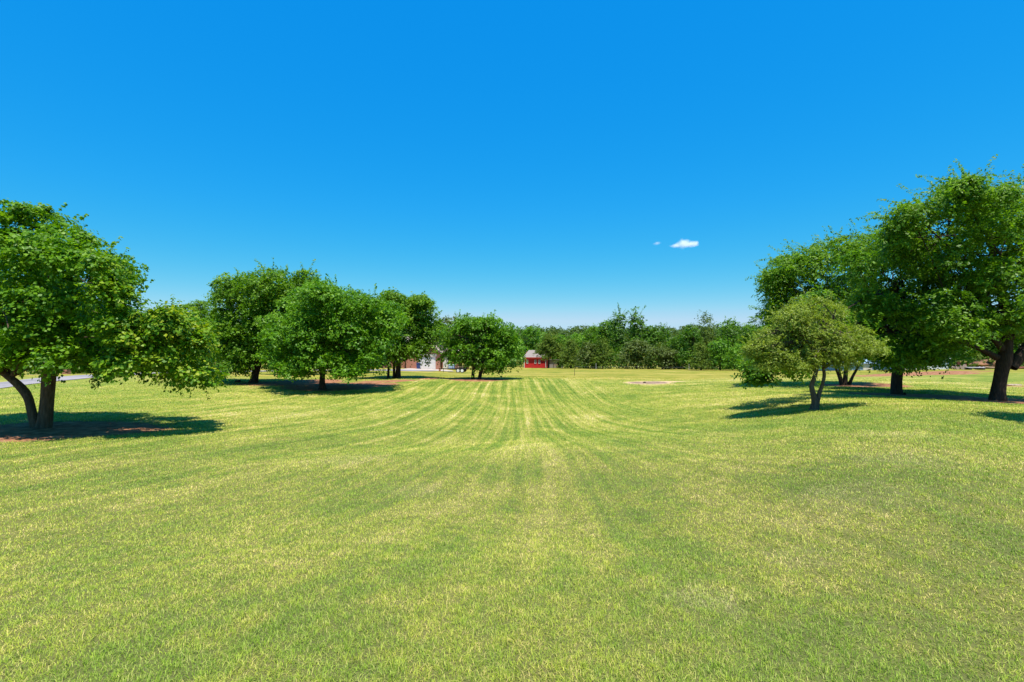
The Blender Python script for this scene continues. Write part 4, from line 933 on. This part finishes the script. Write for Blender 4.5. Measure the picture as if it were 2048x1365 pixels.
# ------------------------------------------------------------------ fences and stakes
M['post'] = simple('post_dark', (.10,.08,.05), None, 3)
M['post_grey'] = simple('post_grey', (.45,.42,.38), (.35,.32,.3), 3)
posts = [(1150.5,118,.75),(1192,112,1.35),(1234,110,.55),(1279,108,.55),(1327,104,.55),(1378,98,1.1),(1440,94,.8)]
fx, fy, fz = at(1192, 112); h = empty('wire_fence', (fx, fy, fz)); tag(h, 'thin wire fence on slim posts in front of the far tree line', 'fence')
P = []
for q, (px, D, ht) in enumerate(posts):
    x, y, z = at(px, D); P.append((x-fx, y-fy, z-fz)); m = MB(); r_ = .035 if q not in (1, 5) else .06
    m.tube([(x-fx,y-fy,z-fz-.1),(x-fx,y-fy,z-fz+ht)], [r_,r_*.9], 6); o = m.build('post', M['post_grey'] if q in (1, 5) else M['post'], h)
    if q in (1, 5): o['label'] = 'pale thicker fence post'
for hh in (.5,):
    m = MB(); m.tube([(p[0],p[1],p[2]+hh) for p in P], [.008]*len(P), 4); m.build('wire', M['post_grey'], h)
def stake(px, D, ht, label):
    x, y, z = at(px, D); m = MB(); m.tube([(0,0,-.1),(.01,0,ht*.5),(0,0,ht)], [.028,.026,.024], 6); m.tube([(0,0,ht-.02),(.0,0,ht+.03)], [.04,.035], 6)
    o = m.build('stake', M['post']); o.location = (x, y, z); tag(o, label, 'stake')
stake(1149, 61, .78, 'slim dark stake standing alone in the lawn right of the barn')
stake(1064, 118, .8, 'short dark stake on the grass in front of the red barn')

# ------------------------------------------------------------------ clouds
def cloud(name, label, blobs, D, dens, nscale):
    import bmesh
    m, t = new_mat(name+'_vapour'); g = N(t)
    tc = g.n('ShaderNodeTexCoord').outputs['Object']
    v = g.n('ShaderNodeVolumePrincipled'); v.inputs['Color'].default_value = (1,1,1,1); v.inputs['Anisotropy'].default_value = .1
    nz = g.noise(tc, nscale, 5, .65)
    acc = None
    cx, cy = np.mean([b[0] for b in blobs]), np.mean([b[1] for b in blobs])
    k = D/F; c0 = ((cx-CX)*k, D, CAMZ-(cy-HY)*k)
    for b in blobs:                                        # soft balls of vapour
        o_ = ((b[0]-cx)*k, 0, -(b[1]-cy)*k); sx, sz = b[2]*k, b[3]*k
        sub = g.t.nodes.new('ShaderNodeVectorMath'); sub.operation = 'SUBTRACT'; g.l(tc, sub.inputs[0]); sub.inputs[1].default_value = o_
        ln = g.t.nodes.new('ShaderNodeVectorMath'); ln.operation = 'LENGTH'; g.l(g.scale(sub.outputs[0], (1/sx, 1/sx, 1/sz)), ln.inputs[0])
        d = g.math('SUBTRACT', 1., ln.outputs['Value'])
        acc = d if acc is None else g.math('MAXIMUM', acc, d)
    dd = g.math('ADD', acc, g.math('MULTIPLY', g.math('SUBTRACT', nz, .5), 2.0))
    g.l(g.math('MULTIPLY', g.ss(dd, .0, 1.15), dens), v.inputs['Density'])
    o = g.n('ShaderNodeOutputMaterial'); g.l(v.outputs[0], o.inputs['Volume'])
    bm = bmesh.new(); bmesh.ops.create_icosphere(bm, subdivisions=3, radius=1)
    xs = [(b[0]-cx)*k for b in blobs]; X0 = max(abs(x)+b[2]*k for x, b in zip(xs, blobs))*1.15; Z0 = max(abs(b[1]-cy)*k+b[3]*k for b in blobs)*1.3
    for q in bm.verts: q.co = (q.co.x*X0, q.co.y*X0*.6, q.co.z*Z0)
    me = bpy.data.meshes.new(name); bm.to_mesh(me); bm.free(); me.materials.append(m)
    ob = link(bpy.data.objects.new(name, me)); ob.location = c0; tag(ob, label, 'cloud')
cloud('cloud', 'small white puffy cloud alone in the blue sky', [(1366,487,16,10.5),(1352,491.5,13,4.5),(1384,489,15,6.5),(1373,490,21,6)], 3000, .05, .022)
cloud('cloud', 'tiny faint cloud wisp left of the white puffy cloud', [(1314,487,9,4)], 3000, .03, .03)

print('LEAVES', NL)
